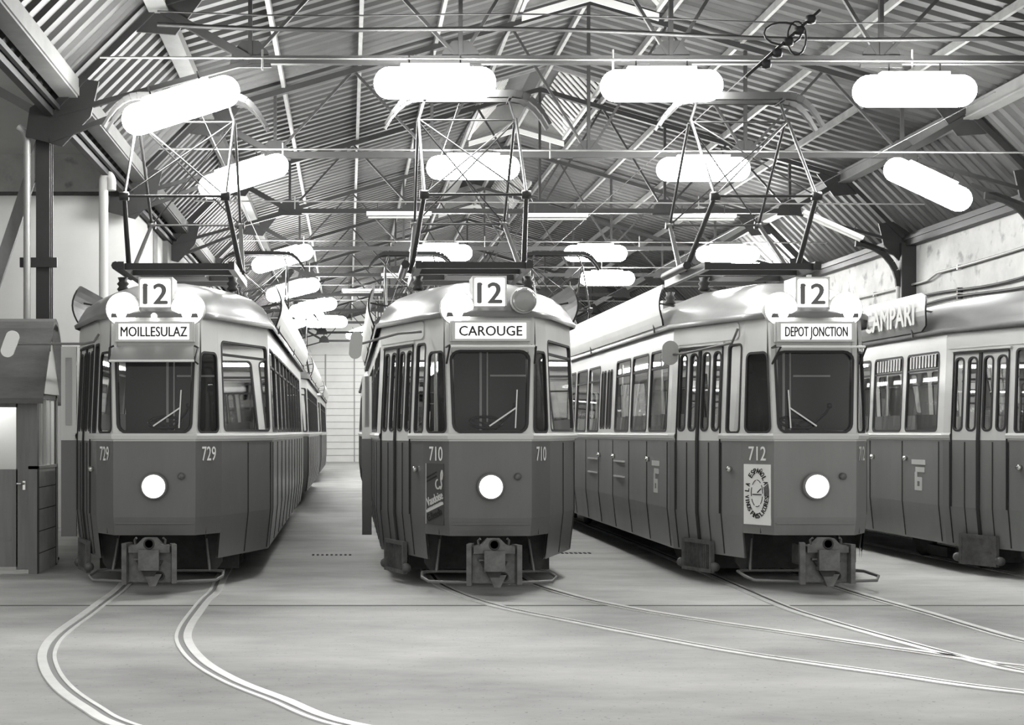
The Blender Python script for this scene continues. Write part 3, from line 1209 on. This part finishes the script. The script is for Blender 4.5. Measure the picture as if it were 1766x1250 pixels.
for k, (a, b) in enumerate(LAN):
    e = empty('roof_lantern', (RG.x, (a + b) / 2, RG.y))
    ln = (b - a)
    zb = SK
    sl = .29
    cp = MB()
    for s in (-1, 1):
        cp.add([(0, -ln / 2 - .1, zb + .55), (s * 1.4, -ln / 2 - .1, zb + .55 - 1.4 * sl), (s * 1.4, ln / 2 + .1, zb + .55 - 1.4 * sl), (0, ln / 2 + .1, zb + .55)], [(0, 1, 2, 3)])
    cp.build('cap', M['roofsheet'], e)
    for yy in (-ln / 2, ln / 2):
        ge = MB()
        ge.prism([(-1.1, zb - 1.1 * sl), (0, zb), (1.1, zb - 1.1 * sl), (1.1, zb + .54 - 1.1 * sl), (0, zb + .54), (-1.1, zb + .54 - 1.1 * sl)], 'y', yy - .02, yy + .02)
        ge.build('gable_panel', M['wallg'], e)
    hb = MB()
    for yy in (ln / 2 - .06,):
        hb.prism([(-1.12, -1.12 * sl - .02), (0, -.02), (1.12, -1.12 * sl - .02), (1.12, .09 - 1.12 * sl), (0, .09), (-1.12, .09 - 1.12 * sl)], 'y', yy - .03, yy + .03)
    hb.build('header_board', M['wallw'], e)
    for s in (-1, 1):
        lv = MB()
        n = 16
        for i in range(n):
            yy = -ln / 2 + ln * (i + .5) / n
            lv.bar((s * 1.14, yy, zb - 1.12 * sl - .02), (s * .5, yy, zb + .5 - .5 * sl), .16, .02, up=(0, 0, 1))
        lv.bar((s * 1.12, -ln / 2, zb - 1.12 * sl), (s * 1.12, ln / 2, zb - 1.12 * sl), .06, .1)
        lv.build('louvre_side', M['wallw'], e)
    tag(e, ('raised louvred ridge lantern nearest the entrance, at the top edge of the photo',
            'second raised louvred ridge lantern along the roof ridge, above the second tram',
            'third and farthest raised ridge lantern along the roof ridge')[k], 'roof lantern', 'ridge lanterns')

# purlins
pn = 0
xsP = [BL.x + i * (RG.x - BL.x) / 5 for i in range(1, 6)] + [RG.x + i * (BR.x - RG.x) / 5 for i in range(1, 5)]
PLAB = ['first pale roof purlin up from the left roof bend', 'second pale roof purlin up from the left roof bend', 'third pale roof purlin up from the left roof bend',
        'pale roof purlin next to the ridge on its left', 'pale ridge purlin under the roof peak', 'pale roof purlin next to the ridge on its right',
        'third pale roof purlin up from the right roof bend', 'second pale roof purlin up from the right roof bend', 'first pale roof purlin up from the right roof bend']
for i, x in enumerate(xsP):
    e = MB()
    z = rafter(x) + SK - .09
    e.box((x, (YF + YE) / 2, z), (.06, YE - YF, .12))
    tag(e.build('roof_purlin', M['purlin']), PLAB[i], 'purlin', 'roof purlins')
for p, lab in ((BL, 'grey longitudinal beam along the left roof bend'), (BR, 'grey longitudinal beam along the right roof bend')):
    e = MB()
    e.box((p.x, (YF + YE) / 2, p.y + .02), (.16, YE - YF, .22))
    e.box((p.x, (YF + YE) / 2, p.y - .10), (.24, YE - YF, .03))
    tag(e.build('longitudinal_beam', M['beam']), lab, 'beam', 'longitudinal roof beams')
for p, s, lab in ((EL, -1, 'dark eaves angle above the left column, lower edge of the left roof skirt'), (ER, 1, 'dark eaves beam along the top of the right wall')):
    e = MB()
    w_ = .18 if s > 0 else .09
    e.box((p.x, (YF + YE) / 2, p.y + .02), (w_, YE - YF, w_ + .06))
    e.box((p.x - s * .10, (YF + YE) / 2, p.y + .05), (.05, YE - YF, .06))
    tag(e.build('eaves_beam', M['steel']), lab, 'beam', 'eaves beams')

e = MB()
e.box((-3.373, (YF + YE) / 2, 5.83), (.15, YE - YF, .2))
e.box((-3.43, (YF + YE) / 2, 5.72), (.22, YE - YF, .03))
tag(e.build('longitudinal_beam', M['beam']), 'pale lit beam halfway down the left roof skirt', 'beam', 'longitudinal roof beams')

# trusses
TY = [16.4 + 5.6 * k for k in range(10)]
ORD = ['nearest', 'second', 'third', 'fourth', 'fifth', 'sixth', 'seventh', 'eighth', 'ninth', 'tenth']
ZC = 6.17
NX = [-1.2, 1.385, 3.97, 6.555, 9.14]


def truss(y):
    e = empty('roof_truss', (0, y, 0))
    b = MB()
    for p, q in ((EL, BL), (BL, RG), (RG, BR), (BR, ER)):
        b.bar((p.x, 0, p.y), (q.x, 0, q.y), .09, .11, up=(0, 1, 0))
    b.build('rafter', M['steel'], e)
    b = MB()
    b.bar((NX[0], 0, ZC), (NX[-1], 0, ZC), .10, .085, up=(0, 1, 0))
    b.bar((BL.x, 0, BL.y - .05), (NX[0], 0, ZC), .10, .085, up=(0, 1, 0))
    b.bar((BR.x, 0, BR.y - .05), (NX[-1], 0, ZC), .10, .085, up=(0, 1, 0))
    b.build('bottom_chord', M['steel'], e)
    for x in NX:
        b = MB()
        b.bar((x, 0, ZC), (x, 0, rafter(x)), .05, .06, up=(0, 1, 0))
        b.build('post', M['steel'], e)
        for s in (-1, 1):
            x2 = x + s * 1.29
            if BL.x + .1 < x2 < BR.x - .1:
                b = MB()
                b.bar((x, 0, ZC), (x2, 0, rafter(x2)), .04, .045, up=(0, 1, 0))
                b.build('diagonal', M['steel'], e)
        b = MB()
        b.prism([(x - .26, ZC - .09), (x + .26, ZC - .09), (x + .22, ZC + .1), (x + .1, ZC + .24), (x - .1, ZC + .24), (x - .22, ZC + .1)], 'y', -.015, .015)
        b.build('gusset_plate', M['steel'], e)
    for p, s, n0 in ((EL, 1, NX[0]), (ER, -1, NX[-1])):
        b = MB()
        b.bar((p.x, 0, p.y - .05), (n0, 0, ZC - .02), .06, .06, up=(0, 1, 0))
        b.bar((p.x, 0, p.y - .35), (p.x + s * 1.3, 0, p.y + .15), .06, .06, up=(0, 1, 0))
        b.build('tie', M['steel'], e)
        b = MB()
        b.prism([(p.x - .3 * s, p.y - .3), (p.x + .15 * s, p.y - .42), (p.x + .5 * s, p.y - .05), (p.x + .6 * s, p.y + .38), (p.x + .3 * s, p.y + .42), (p.x - .25 * s, p.y + .05)], 'y', -.02, .02)
        b.build('knee_plate', M['steel'], e)
        q = BL if s == 1 else BR
        b = MB()
        b.prism([(q.x - .3 * s, q.y - .34), (q.x + .2 * s, q.y - .38), (q.x + .55 * s, q.y + .08), (q.x + .3 * s, q.y + .12), (q.x, q.y + .02)], 'y', -.015, .015)
        b.build('bend_plate', M['steel'], e)
    return e


t0 = truss(TY[0])
for k, y in enumerate(TY):
    e = t0 if k == 0 else copy_tree(t0)
    e.location = (0, y, 0)
    tag(e, 'dark steel roof truss across the hall, the %s from the entrance' % (ORD[k] + ' one' if k else 'nearest one'), 'truss', 'roof trusses')

# walls
w = MB(); w.box((11.85, 41.5, 3.0), (.3, 61, 6.0)); struct(w.build('wall_right', M['wallp']))
w = MB(); w.box((4, 72.1, 4.6), (18, .2, 9.2))
for i in range(16):
    w.box((4, 71.98, .35 + i * .36), (18, .03, .02), 1)
for x in (-1.2, .35, .95, 3.4):
    w.box((x, 71.97, 2.9), (.06, .05, 5.8), 1)
struct(w.build('wall_back', [M['back'], mat('board joint', .35, .7)]))
w = MB()
w.box((-6.5, 22.5, 2.8), (5.5, .2, 5.6)); w.box((-3.83, 24.81, 2.8), (.16, 4.38, 5.6))
w.box((-6.5, 22.38, 5.6), (5.6, .06, .06), 1); w.box((-3.75, 24.7, 5.6), (.06, 4.6, .06), 1)
w.box((-3.745, 25.9, 2.8), (.03, .5, 5.5), 2)
struct(w.build('wall_left', [M['wallw'], M['frame'], M['wallg']]))
w = MB(); w.box((-3.75, 49.5, 2.8), (.2, 45, 5.6)); struct(w.build('wall_left', M['wallg']))
w = MB(); w.box((-9.2, 17, 3.5), (.2, 12, 7)); struct(w.build('wall_left', M['wallw']))
w = MB(); w.box((-6.4, 27.2, 3.9), (5.4, .2, 7.8)); struct(w.build('wall_left', M['wallp']))
w = MB(); w.box((-6.7, 19.3, 7.3), (5.4, 16.4, .1)); struct(w.build('ceiling', M['wallw']))

# columns
e = empty('steel_column', (-3.78, 16.62, 0))
b = MB(); b.box((0, 0, 2.72), (.17, .012, 5.44)); b.box((0, -.09, 2.72), (.17, .014, 5.44)); b.box((0, .09, 2.72), (.17, .014, 5.44))
b.build('shaft', M['steel'], e)
b = MB(); b.box((-.05, -.10, 3.70), (.46, .05, .12)); b.build('clamp_bracket', M['steel'], e)
b = MB(); b.box((0, 0, .015), (.3, .3, .03)); b.build('base_plate', M['steel'], e)
b = MB(); b.bar((.0, -.06, 5.25), (-.62, -.06, 3.4), .15, .05, up=(0, 1, 0)); b.build('raking_strut', M['beam'], e)
b = MB(); b.bar((.05, -.02, 5.5), (-.75, -.02, 5.95), .10, .08, up=(0, 1, 0)); b.build('outrigger', M['beam'], e)
tag(e, 'dark steel column with a raking strut beside the kiosk at the left', 'column')
b = MB()
b.tube([(-3.96, 16.46, 0), (-3.96, 16.46, 5.2), (-3.99, 16.46, 5.3), (-4.07, 16.46, 5.36)], .045, 10)
tag(b.build('conduit_pipe', M['pipe']), 'pale vertical pipe running up the left column', 'pipe')
b = MB()
b.tube([(-3.70, 20.2, .0), (-3.70, 20.2, 5.38)] + [(-3.64 - .06 * math.cos(t), 20.2, 5.38 + .11 * math.sin(t)) for t in [PI * i / 8 for i in range(1, 9)]] + [(-3.58, 20.2, 5.26)], .07, 12)
tag(b.build('stove_pipe', M['wallw']), 'white flue pipe with a hooked top against the white partition', 'pipe')

for k, y in enumerate([22.0, 27.6, 33.2, 38.8]):
    e = empty('wall_column', (11.55, y, 0))
    b = MB(); b.box((.0, 0, 2.75), (.3, .3, 5.5), 0)
    b.build('shaft', M['wallp'] if k == 2 else M['steel'], e)
    b = MB()
    arc = [(-.15 - .9 * (1 - math.cos(t)), 5.5 - .9 + .9 * math.sin(t)) for t in [PI / 2 * i / 8 for i in range(9)]]
    for p, q in zip(arc, arc[1:]):
        b.bar((p[0], 0, p[1]), (q[0], 0, q[1]), .12, .06, up=(0, 1, 0))
    b.build('curved_bracket', M['steel'], e)
    b = MB(); b.tube([(-.22, -.12, 0), (-.22, -.12, 4.6)], .04, 8)
    b.build('downpipe', M['pipe'], e)
    tag(e, ['column at the right wall where the frame cuts it off', 'dark column with a curved bracket on the right wall above the lettered roof board',
            'pale pilaster column on the right wall left of the dark bracketed one', 'farthest column showing on the right wall'][k], 'column', 'columns of the right wall')

WL = ['topmost pale pipe sagging along the right wall', 'upper dark conduit of the three low on the right wall', 'middle dark conduit of the three low on the right wall', 'lowest dark conduit of the three on the right wall']
for k, (z, r, m) in enumerate(((4.86, .026, 'pipe'), (4.30, .025, 'steel'), (4.14, .025, 'steel'), (3.97, .025, 'steel'))):
    b = MB()
    pts = []
    for i in range(40):
        y = 20 + i * .45
        pts.append((11.62, y, z + (.05 * math.sin(i * .45 + k) if k else -.12 * math.sin(i * .12) - .02 * i * (i > 14) * .35)))
    b.tube(pts, r, 8)
    for i in range(3, 40, 9):
        p = pts[i]
        b.box((p[0] + .04, p[1], p[2]), (.12, .05, .09), 0)
    tag(b.build('wall_pipe', M[m]), WL[k], 'pipe', 'pipes along the right wall')

# ------------------------------------------------------------------ lamps
def lit_lamp():
    e = empty('fluorescent_lamp', (0, 0, 0))
    b = MB()
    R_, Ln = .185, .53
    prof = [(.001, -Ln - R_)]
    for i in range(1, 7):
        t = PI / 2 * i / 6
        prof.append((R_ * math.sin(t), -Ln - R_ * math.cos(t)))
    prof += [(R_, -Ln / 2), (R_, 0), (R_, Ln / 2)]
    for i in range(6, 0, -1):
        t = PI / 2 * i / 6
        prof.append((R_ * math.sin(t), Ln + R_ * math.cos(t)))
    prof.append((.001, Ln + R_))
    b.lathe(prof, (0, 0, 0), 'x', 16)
    b.build('glow_capsule', M['lamp'], e)  # glow around the slim tube, shaped as a solid capsule
    h = MB()
    h.box((0, 0, R_ + .012), (.8, .10, .04))
    h.build('housing', M['white'], e)
    h = MB()
    for s in (-1, 1):
        h = MB()
        h.tube([(s * .3, 0, R_ + .02), (s * .3, 0, R_ + .14)], .01, 6)
        h.build('hanger', M['steel'], e)
    return e


def unlit_lamp():
    e = empty('fluorescent_lamp', (0, 0, 0))
    h = MB(); h.box((0, 0, .05), (1.22, .11, .07)); h.build('housing', M['white'], e)
    h = MB(); h.tube([(-.58, 0, -.02), (.58, 0, -.02)], .019, 8); h.build('tube', M['wallw'], e)
    for s in (-1, 1):
        h = MB(); h.tube([(s * .4, 0, .08), (s * .4, 0, .25)], .01, 6); h.build('hanger', M['steel'], e)
    return e


ROWS = [15.6, 20.45, 25.1, 30.2, 34.7, 39.6, 44.4]
LAMPS = [  # u, v, row, tilt, lit, label
    (312, 182, 0, .31, 1, 'lit lamp tilted along the left roof slope, above the leftmost tram'),
    (750, 143, 0, 0, 1, 'lit lamp hanging level in the front row, above the left half of the second tram'),
    (1141, 148, 0, 0, 1, 'lit lamp hanging level in the front row, just left of the third tram\'s pantograph head'),
    (1577, 157, 0, 0, 1, 'lit lamp at the right end of the front row'),
    (420, 304, 1, .31, 1, 'lit tilted lamp in the second row, behind the leftmost tram\'s pantograph'),
    (816, 289, 1, 0, 1, 'lit lamp in the second row, between the second tram\'s pantograph arms'),
    (1213, 292, 1, 0, 1, 'lit lamp in the second row, between the third tram\'s pantograph arms'),
    (1600, 318, 1, -.44, 1, 'lit lamp in the second row sloping down to the right wall'),
    (688, 373, 2, 0, 0, 'unlit lamp in the third row left of the second tram\'s pantograph'),
    (958, 376, 2, 0, 0, 'unlit lamp in the third row right of the second tram\'s pantograph'),
    (1213, 377, 2, 0, 0, 'unlit lamp in the third row behind the third tram\'s pantograph'),
    (1435, 392, 2, -.42, 0, 'unlit lamp in the third row sloping down to the right wall'),
    (487, 446, 3, .28, 1, 'small lit tilted lamp in the fourth row above the leftmost track'),
    (760, 436, 3, 0, 1, 'small lit lamp in the fourth row above the roof of the second tram'),
    (1027, 437, 3, 0, 1, 'small lit lamp in the fourth row between the second and third trams'),
    (1255, 438, 3, 0, 1, 'small lit lamp in the fourth row seen through the third tram\'s pantograph'),
    (698, 477, 4, 0, 0, 'small unlit lamp in the fifth row behind the second tram\'s roof'),
    (1047, 480, 4, 0, 1, 'small lit lamp in the fifth row just above the third tram\'s roof board'),
    (505, 500, 4, .25, 1, 'small lit tilted lamp in the fifth row above the leftmost track'),
    (1308, 462, 4, -.3, 1, 'small lit lamp in the fifth row low beside the third tram\'s pantograph base'),
    (540, 530, 5, .2, 1, 'distant lit lamp in the sixth row above the leftmost track'),
    (625, 503, 5, 0, 0, 'distant unlit lamp in the sixth row above the gap between the trams'),
    (562, 555, 6, 0, 1, 'farthest lit lamp, above the trams near the back wall'),
]
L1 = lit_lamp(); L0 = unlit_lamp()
u1 = u0 = False
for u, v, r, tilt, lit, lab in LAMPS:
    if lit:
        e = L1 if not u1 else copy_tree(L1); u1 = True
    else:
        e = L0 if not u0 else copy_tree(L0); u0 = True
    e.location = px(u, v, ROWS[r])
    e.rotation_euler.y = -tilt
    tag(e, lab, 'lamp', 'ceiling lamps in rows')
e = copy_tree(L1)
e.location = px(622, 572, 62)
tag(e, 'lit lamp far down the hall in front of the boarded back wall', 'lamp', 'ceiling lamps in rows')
for x_, y_, lab in ((3.4, 50, 'added distant lamp over the roof of the second tram'), (-1.6, 52, 'added distant lamp far back over the leftmost track'), (6.2, 56, 'added distant lamp far back over the third tram'), (1.9, 66, 'added lamp closest to the boarded back wall')):  # extra lamps added far back to brighten the end wall
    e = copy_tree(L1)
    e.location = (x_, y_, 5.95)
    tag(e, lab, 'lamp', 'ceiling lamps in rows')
# carrier rods for the lamp rows
for r, y in enumerate(ROWS):
    z = 1.6 + (745 - (143, 290, 374, 437, 478, 508, 532)[r]) * y / F + .27
    b = MB()
    b.tube([(-2.9, y, z + .03), (10.85, y, z - .03)], .014, 8)
    for x in (-1.0, 3.1, 6.6):
        b.tube([(x, y, z - .12), (x, y, z + .12)], .012, 6)
    tag(b.build('lamp_rail', M['purlin']), 'thin pale rod carrying the %s row of lamps' % ('front', 'second', 'third', 'fourth', 'fifth', 'sixth', 'seventh')[r], 'rod', 'lamp rods')

# conduits and span wires at the first truss
for z0_, z1_, r, lab in ((6.52, 6.28, .028, 'thick dark cable crossing the hall above the front lamps'), (6.68, 6.50, .010, 'thin wire crossing the hall at the top of the photo')):
    b = MB()
    pts = [(-2.3 + 12.4 * i / 20, 16.1, z0_ + (z1_ - z0_) * i / 20 - .03 * math.sin(PI * i / 5)) for i in range(21)]
    b.tube(pts, r, 8)
    tag(b.build('span_wire', M['steel']), lab, 'wire', 'cross wires')
b = MB()
cx, cy, cz = px(1366, 66, 14.3)
for k in range(5):
    b.lathe([(0, -.05), (.05, -.04), (.06, 0), (.05, .04), (0, .05)], (cx - .28 + .12 * k, cy, cz - .28 + .12 * k), 'z', 8)
b.tube([(cx - .5, cy, cz - .42), (cx + .3, cy, cz + .3)], .02, 6)
b.tube([(cx - .1 + .2 * math.cos(t), cy, cz + .05 + .12 * math.sin(t)) for t in [2 * PI * i / 14 for i in range(14)]], .012, 6, closed=True)
b.tube([(cx + .05 + .1 * math.cos(t), cy, cz - .0 + .18 * math.sin(t)) for t in [2 * PI * i / 14 for i in range(14)]], .012, 6, closed=True)
tag(b.build('wire_insulator', M['steel']), 'dark cluster of insulators and looped cable in the roof above the third tram', 'insulator')
for k, x in enumerate(TRK):
    b = MB()
    b.tube([(x, (16.4, 16.4, 14.3, 16.4)[k], 5.78), (x, 70, 5.78)], .006, 6)
    tag(b.build('contact_wire', M['pan']), ['overhead wire above the leftmost track', 'overhead wire above the second track', 'overhead wire above the third track', 'overhead wire above the rightmost track'][k], 'wire', 'overhead wires')

# ------------------------------------------------------------------ rails
def gp(u, v):
    Y = 1.6 * F / (v - 745)
    return ((u - 600) * Y / F, Y)


def catmull(P, n=8):
    out = []
    P = [P[0]] + P + [P[-1]]
    for i in range(1, len(P) - 2):
        for k in range(n):
            t = k / n
            q = []
            for c in (0, 1):
                a, b, c_, d = P[i - 1][c], P[i][c], P[i + 1][c], P[i + 2][c]
                q.append(.5 * (2 * b + (c_ - a) * t + (2 * a - 5 * b + 4 * c_ - d) * t * t + (3 * b - a - 3 * c_ + d) * t ** 3))
            out.append(tuple(q))
    out.append(P[-2])
    return out


def rail(path, label, m, side=1):
    path = catmull(path)
    b = MB()
    n = len(path)
    nr = []
    for i in range(n):
        a = path[max(0, i - 1)]; c = path[min(n - 1, i + 1)]
        d = Vector((c[0] - a[0], c[1] - a[1])).normalized()
        nr.append(Vector((d.y, -d.x)) * side)
    for w0, w1, z, mi in ((-.065, .0, .010, 0), (.0, .04, .003, 1), (.04, .068, .009, 0)):
        V = []
        for p, q in zip(path, nr):
            for w_, zz in ((w0, 0), (w0, z), (w1, z), (w1, 0)):
                V.append((p[0] + q.x * w_, p[1] + q.y * w_, zz))
        Fs = []
        for i in range(n - 1):
            for j in range(3):
                Fs.append((i * 4 + j, i * 4 + j + 1, i * 4 + 4 + j + 1, i * 4 + 4 + j))
        b.add(V, Fs, mi)
    o = b.build('rail', [m, M['groovel'] if m == M['railsteel'] else M['groove']])
    tag(o, label, 'rail', 'rails set in the floor')
    return o


rail([(-2.43, 70), (-2.43, 30), (-2.43, 19), (-2.43, 16.5), (-2.40, 14.9), gp(205, 1018), gp(178, 1038), gp(152, 1058), gp(103, 1094), gp(82, 1124), gp(86, 1155), gp(110, 1188), gp(156, 1221), gp(215, 1252), (-.55, 6.55)],
     'left rail of the bright grooved track curving away at lower left', M['railsteel'], -1)
rail([(-1.43, 70), (-1.43, 30), (-1.43, 19), (-1.43, 16.5), (-1.40, 14.9), gp(372, 1018), gp(357, 1033), gp(343, 1050), gp(321, 1082), gp(318, 1108), gp(345, 1142), gp(400, 1175), gp(480, 1207), gp(600, 1251), (.85, 6.7)],
     'right rail of the bright grooved track curving away at lower left', M['railsteel'], 1)
rail([(.91, 70), (.91, 30), (.91, 20), (.91, 16.5), (.92, 15), gp(765, 1012), gp(850, 1044), gp(1000, 1075), gp(1150, 1104), gp(1300, 1130), gp(1530, 1163), gp(1766, 1195), (5.6, 7.2)],
     'front rail of the track leaving the second tram towards lower right', M['railold'], -1)
rail([(1.91, 70), (1.91, 30), (1.91, 20), (1.91, 17), (1.91, 15.2), gp(925, 1008), gp(1000, 1031), gp(1100, 1052), gp(1230, 1073), gp(1360, 1092), gp(1620, 1130), gp(1790, 1153), (6.2, 8.1)],
     'rear rail of the track leaving the second tram, meeting the third track\'s rail at right', M['railold'], 1)
rail([(4.14, 70), (4.14, 30), (4.13, 20), (4.1, 17), (4.07, 15.2), gp(1285, 1018), gp(1360, 1050), gp(1430, 1072), gp(1500, 1092), gp(1640, 1130), gp(1780, 1162), (5.2, 8.0)],
     'left rail of the track leaving the third tram', M['railold'], -1)
rail([(5.16, 70), (5.16, 30), (5.15, 20), (5.1, 16.5), (5.07, 14.6), gp(1490, 1027), gp(1600, 1058), gp(1680, 1082), gp(1770, 1107), (5.4, 9.4)],
     'right rail of the track leaving the third tram, nearest the right edge', M['railold'], 1)
for x, lab in ((7.46, 'left rail under the side-on tram at far right'), (8.46, 'right rail under the side-on tram at far right')):
    rail([(x, 70), (x, 40), (x, 20), (x + .1, 12.5)], lab, M['railold'], -1 if x < 8 else 1)

# drain gratings
for u, v, lab in ((572, 957, 'row of drain slots in the floor between the first and second trams'), (985, 954, 'row of drain slots in the floor right of the second tram')):
    x, y = gp(u, v)
    b = MB()
    for i in range(9):
        b.box((x - .24 + .06 * i, y, .004), (.03, .12, .008))
    tag(b.build('drain_slot', M['groove']), lab, 'drain', 'floor drains')

# ------------------------------------------------------------------ kiosk
kx, ky = -3.5, 15.02
e = empty('kiosk', (kx, ky, 0))
W_ = 1.9; D_ = 1.08; ZE = 2.06
b = MB()
b.box((-.05, .05, ZE / 2), (.1, .1, ZE)); b.box((-.05, D_ - .04, ZE / 2), (.08, .08, ZE)); b.box((-W_ + .05, .05, ZE / 2), (.1, .1, ZE)); b.box((-W_ + .05, D_ - .04, ZE / 2), (.1, .08, ZE))
b.box((-W_ / 2, .04, ZE - .05), (W_, .08, .1)); b.box((-.04, D_ / 2, ZE - .04), (.06, D_, .08))
b.build('frame', M['wood'], e)
b = MB()
b.box((-.05, D_ / 2, .59), (.07, D_ - .1, 1.18), 0)
for z in (.22, .47, .72, .97):
    b.box((-.0145, D_ / 2, z), (.004, D_ - .1, .008), 1)
b.box((-.05, D_ / 2, 1.2), (.1, D_, .035), 2)
b.build('side_wall', [M['brick'], M['groove'], M['rail']], e)
wn = MB()
for i in range(5):
    wn.box((-.05, .12 + (D_ - .2) * i / 4, 1.6), (.05, .05, .80))
w_ = wn.build('window', M['rail'], e)
g = MB(); g.add([(-.05, .1, 1.2), (-.05, D_ - .08, 1.2), (-.05, D_ - .08, 2.0), (-.05, .1, 2.0)], [(0, 1, 2, 3)]); g.build('pane', M['glass'], w_)
d = MB()
d.box((-.17, .04, 1.02), (.14, .05, 1.94)); d.box((-.78, .04, 1.02), (.14, .05, 1.94)); d.box((-.475, .04, 1.94), (.5, .05, .12)); d.box((-.475, .04, .63), (.5, .05, 1.1)); d.box((-.475, .035, .4), (.36, .05, .04))
d_ = d.build('door', M['wood'], e)
g = MB(); g.add([(-.71, .04, 1.18), (-.24, .04, 1.18), (-.24, .04, 1.9), (-.71, .04, 1.9)], [(0, 1, 2, 3)]); g.build('pane', M['glass'], d_)
h = MB(); h.tube([(-.15, .0, 1.02), (-.15, -.04, 1.02), (-.22, -.04, 1.02)], .012, 8); h.box((-.15, .012, 1.0), (.03, .01, .1)); h.build('door_handle', M['chrome'], d_)
b = MB(); b.box((-1.35, .05, 1.0), (1.0, .06, 1.96)); b.build('front_panel', M['wood'], e)
b = MB()
b.box((-W_ / 2, D_ - .02, .6), (W_, .04, 1.15), 0); b.box((-W_ + .02, D_ / 2, 1.0), (.04, D_, 2.0), 0)
b.box((-W_ / 2, D_ - .03, 1.58), (W_, .03, .86), 0)
b.build('back_wall', M['rail'], e)
rf = MB()
# rounded roof: profile across (y,z)
prof = [(-.14, 1.98), (-.02, 2.22), (.16, 2.52), (.34, 2.80), (.42, 2.88), (.52, 2.92), (.62, 2.88), (.70, 2.80), (.9, 2.5), (1.08, 2.22), (1.2, 1.98)]
inner = [(y_, z_ - .06) for y_, z_ in prof]
V = []
for x in (.10, -W_ - .1):
    V += [(x, y_, z_) for y_, z_ in prof] + [(x, y_, z_) for y_, z_ in inner]
n = len(prof)
Fs = []
for i in range(n - 1):
    Fs.append((i, i + 1, 2 * n + i + 1, 2 * n + i))
    Fs.append((n + i, 3 * n + i, 3 * n + i + 1, n + i + 1))
    Fs.append((i, n + i, n + i + 1, i + 1))
    Fs.append((2 * n + i, 2 * n + i + 1, 3 * n + i + 1, 3 * n + i))
Fs.append((0, 2 * n, 3 * n, n)); Fs.append((n - 1, 2 * n - 1, 4 * n - 1, 3 * n - 1))
rf.add(V, Fs)
rf.build('roof', M['felt'], e)
b = MB()
b.prism([(.02, 2.04), (D_ - .02, 2.04), (.62, 2.78), (.42, 2.78)], 'x', -.02, .02)
b.build('gable_panel', M['board'], e)
b = MB(); b.box((.025, .48, 2.62), (.02, .1, .16)); b.build('vent', M['frame'], e)
b = MB(); b.lathe([(.001, -.1), (.05, -.08), (.07, 0), (.05, .07), (.02, .1), (.001, .1)], (-.9, .55, 2.3), 'z', 12)
b.build('added_bulb', M['added_bulb'], e)  # added light source, brightens the kiosk windows from inside
tag(e, 'small wooden kiosk with a felted roof and glazed door at the left edge', 'kiosk')
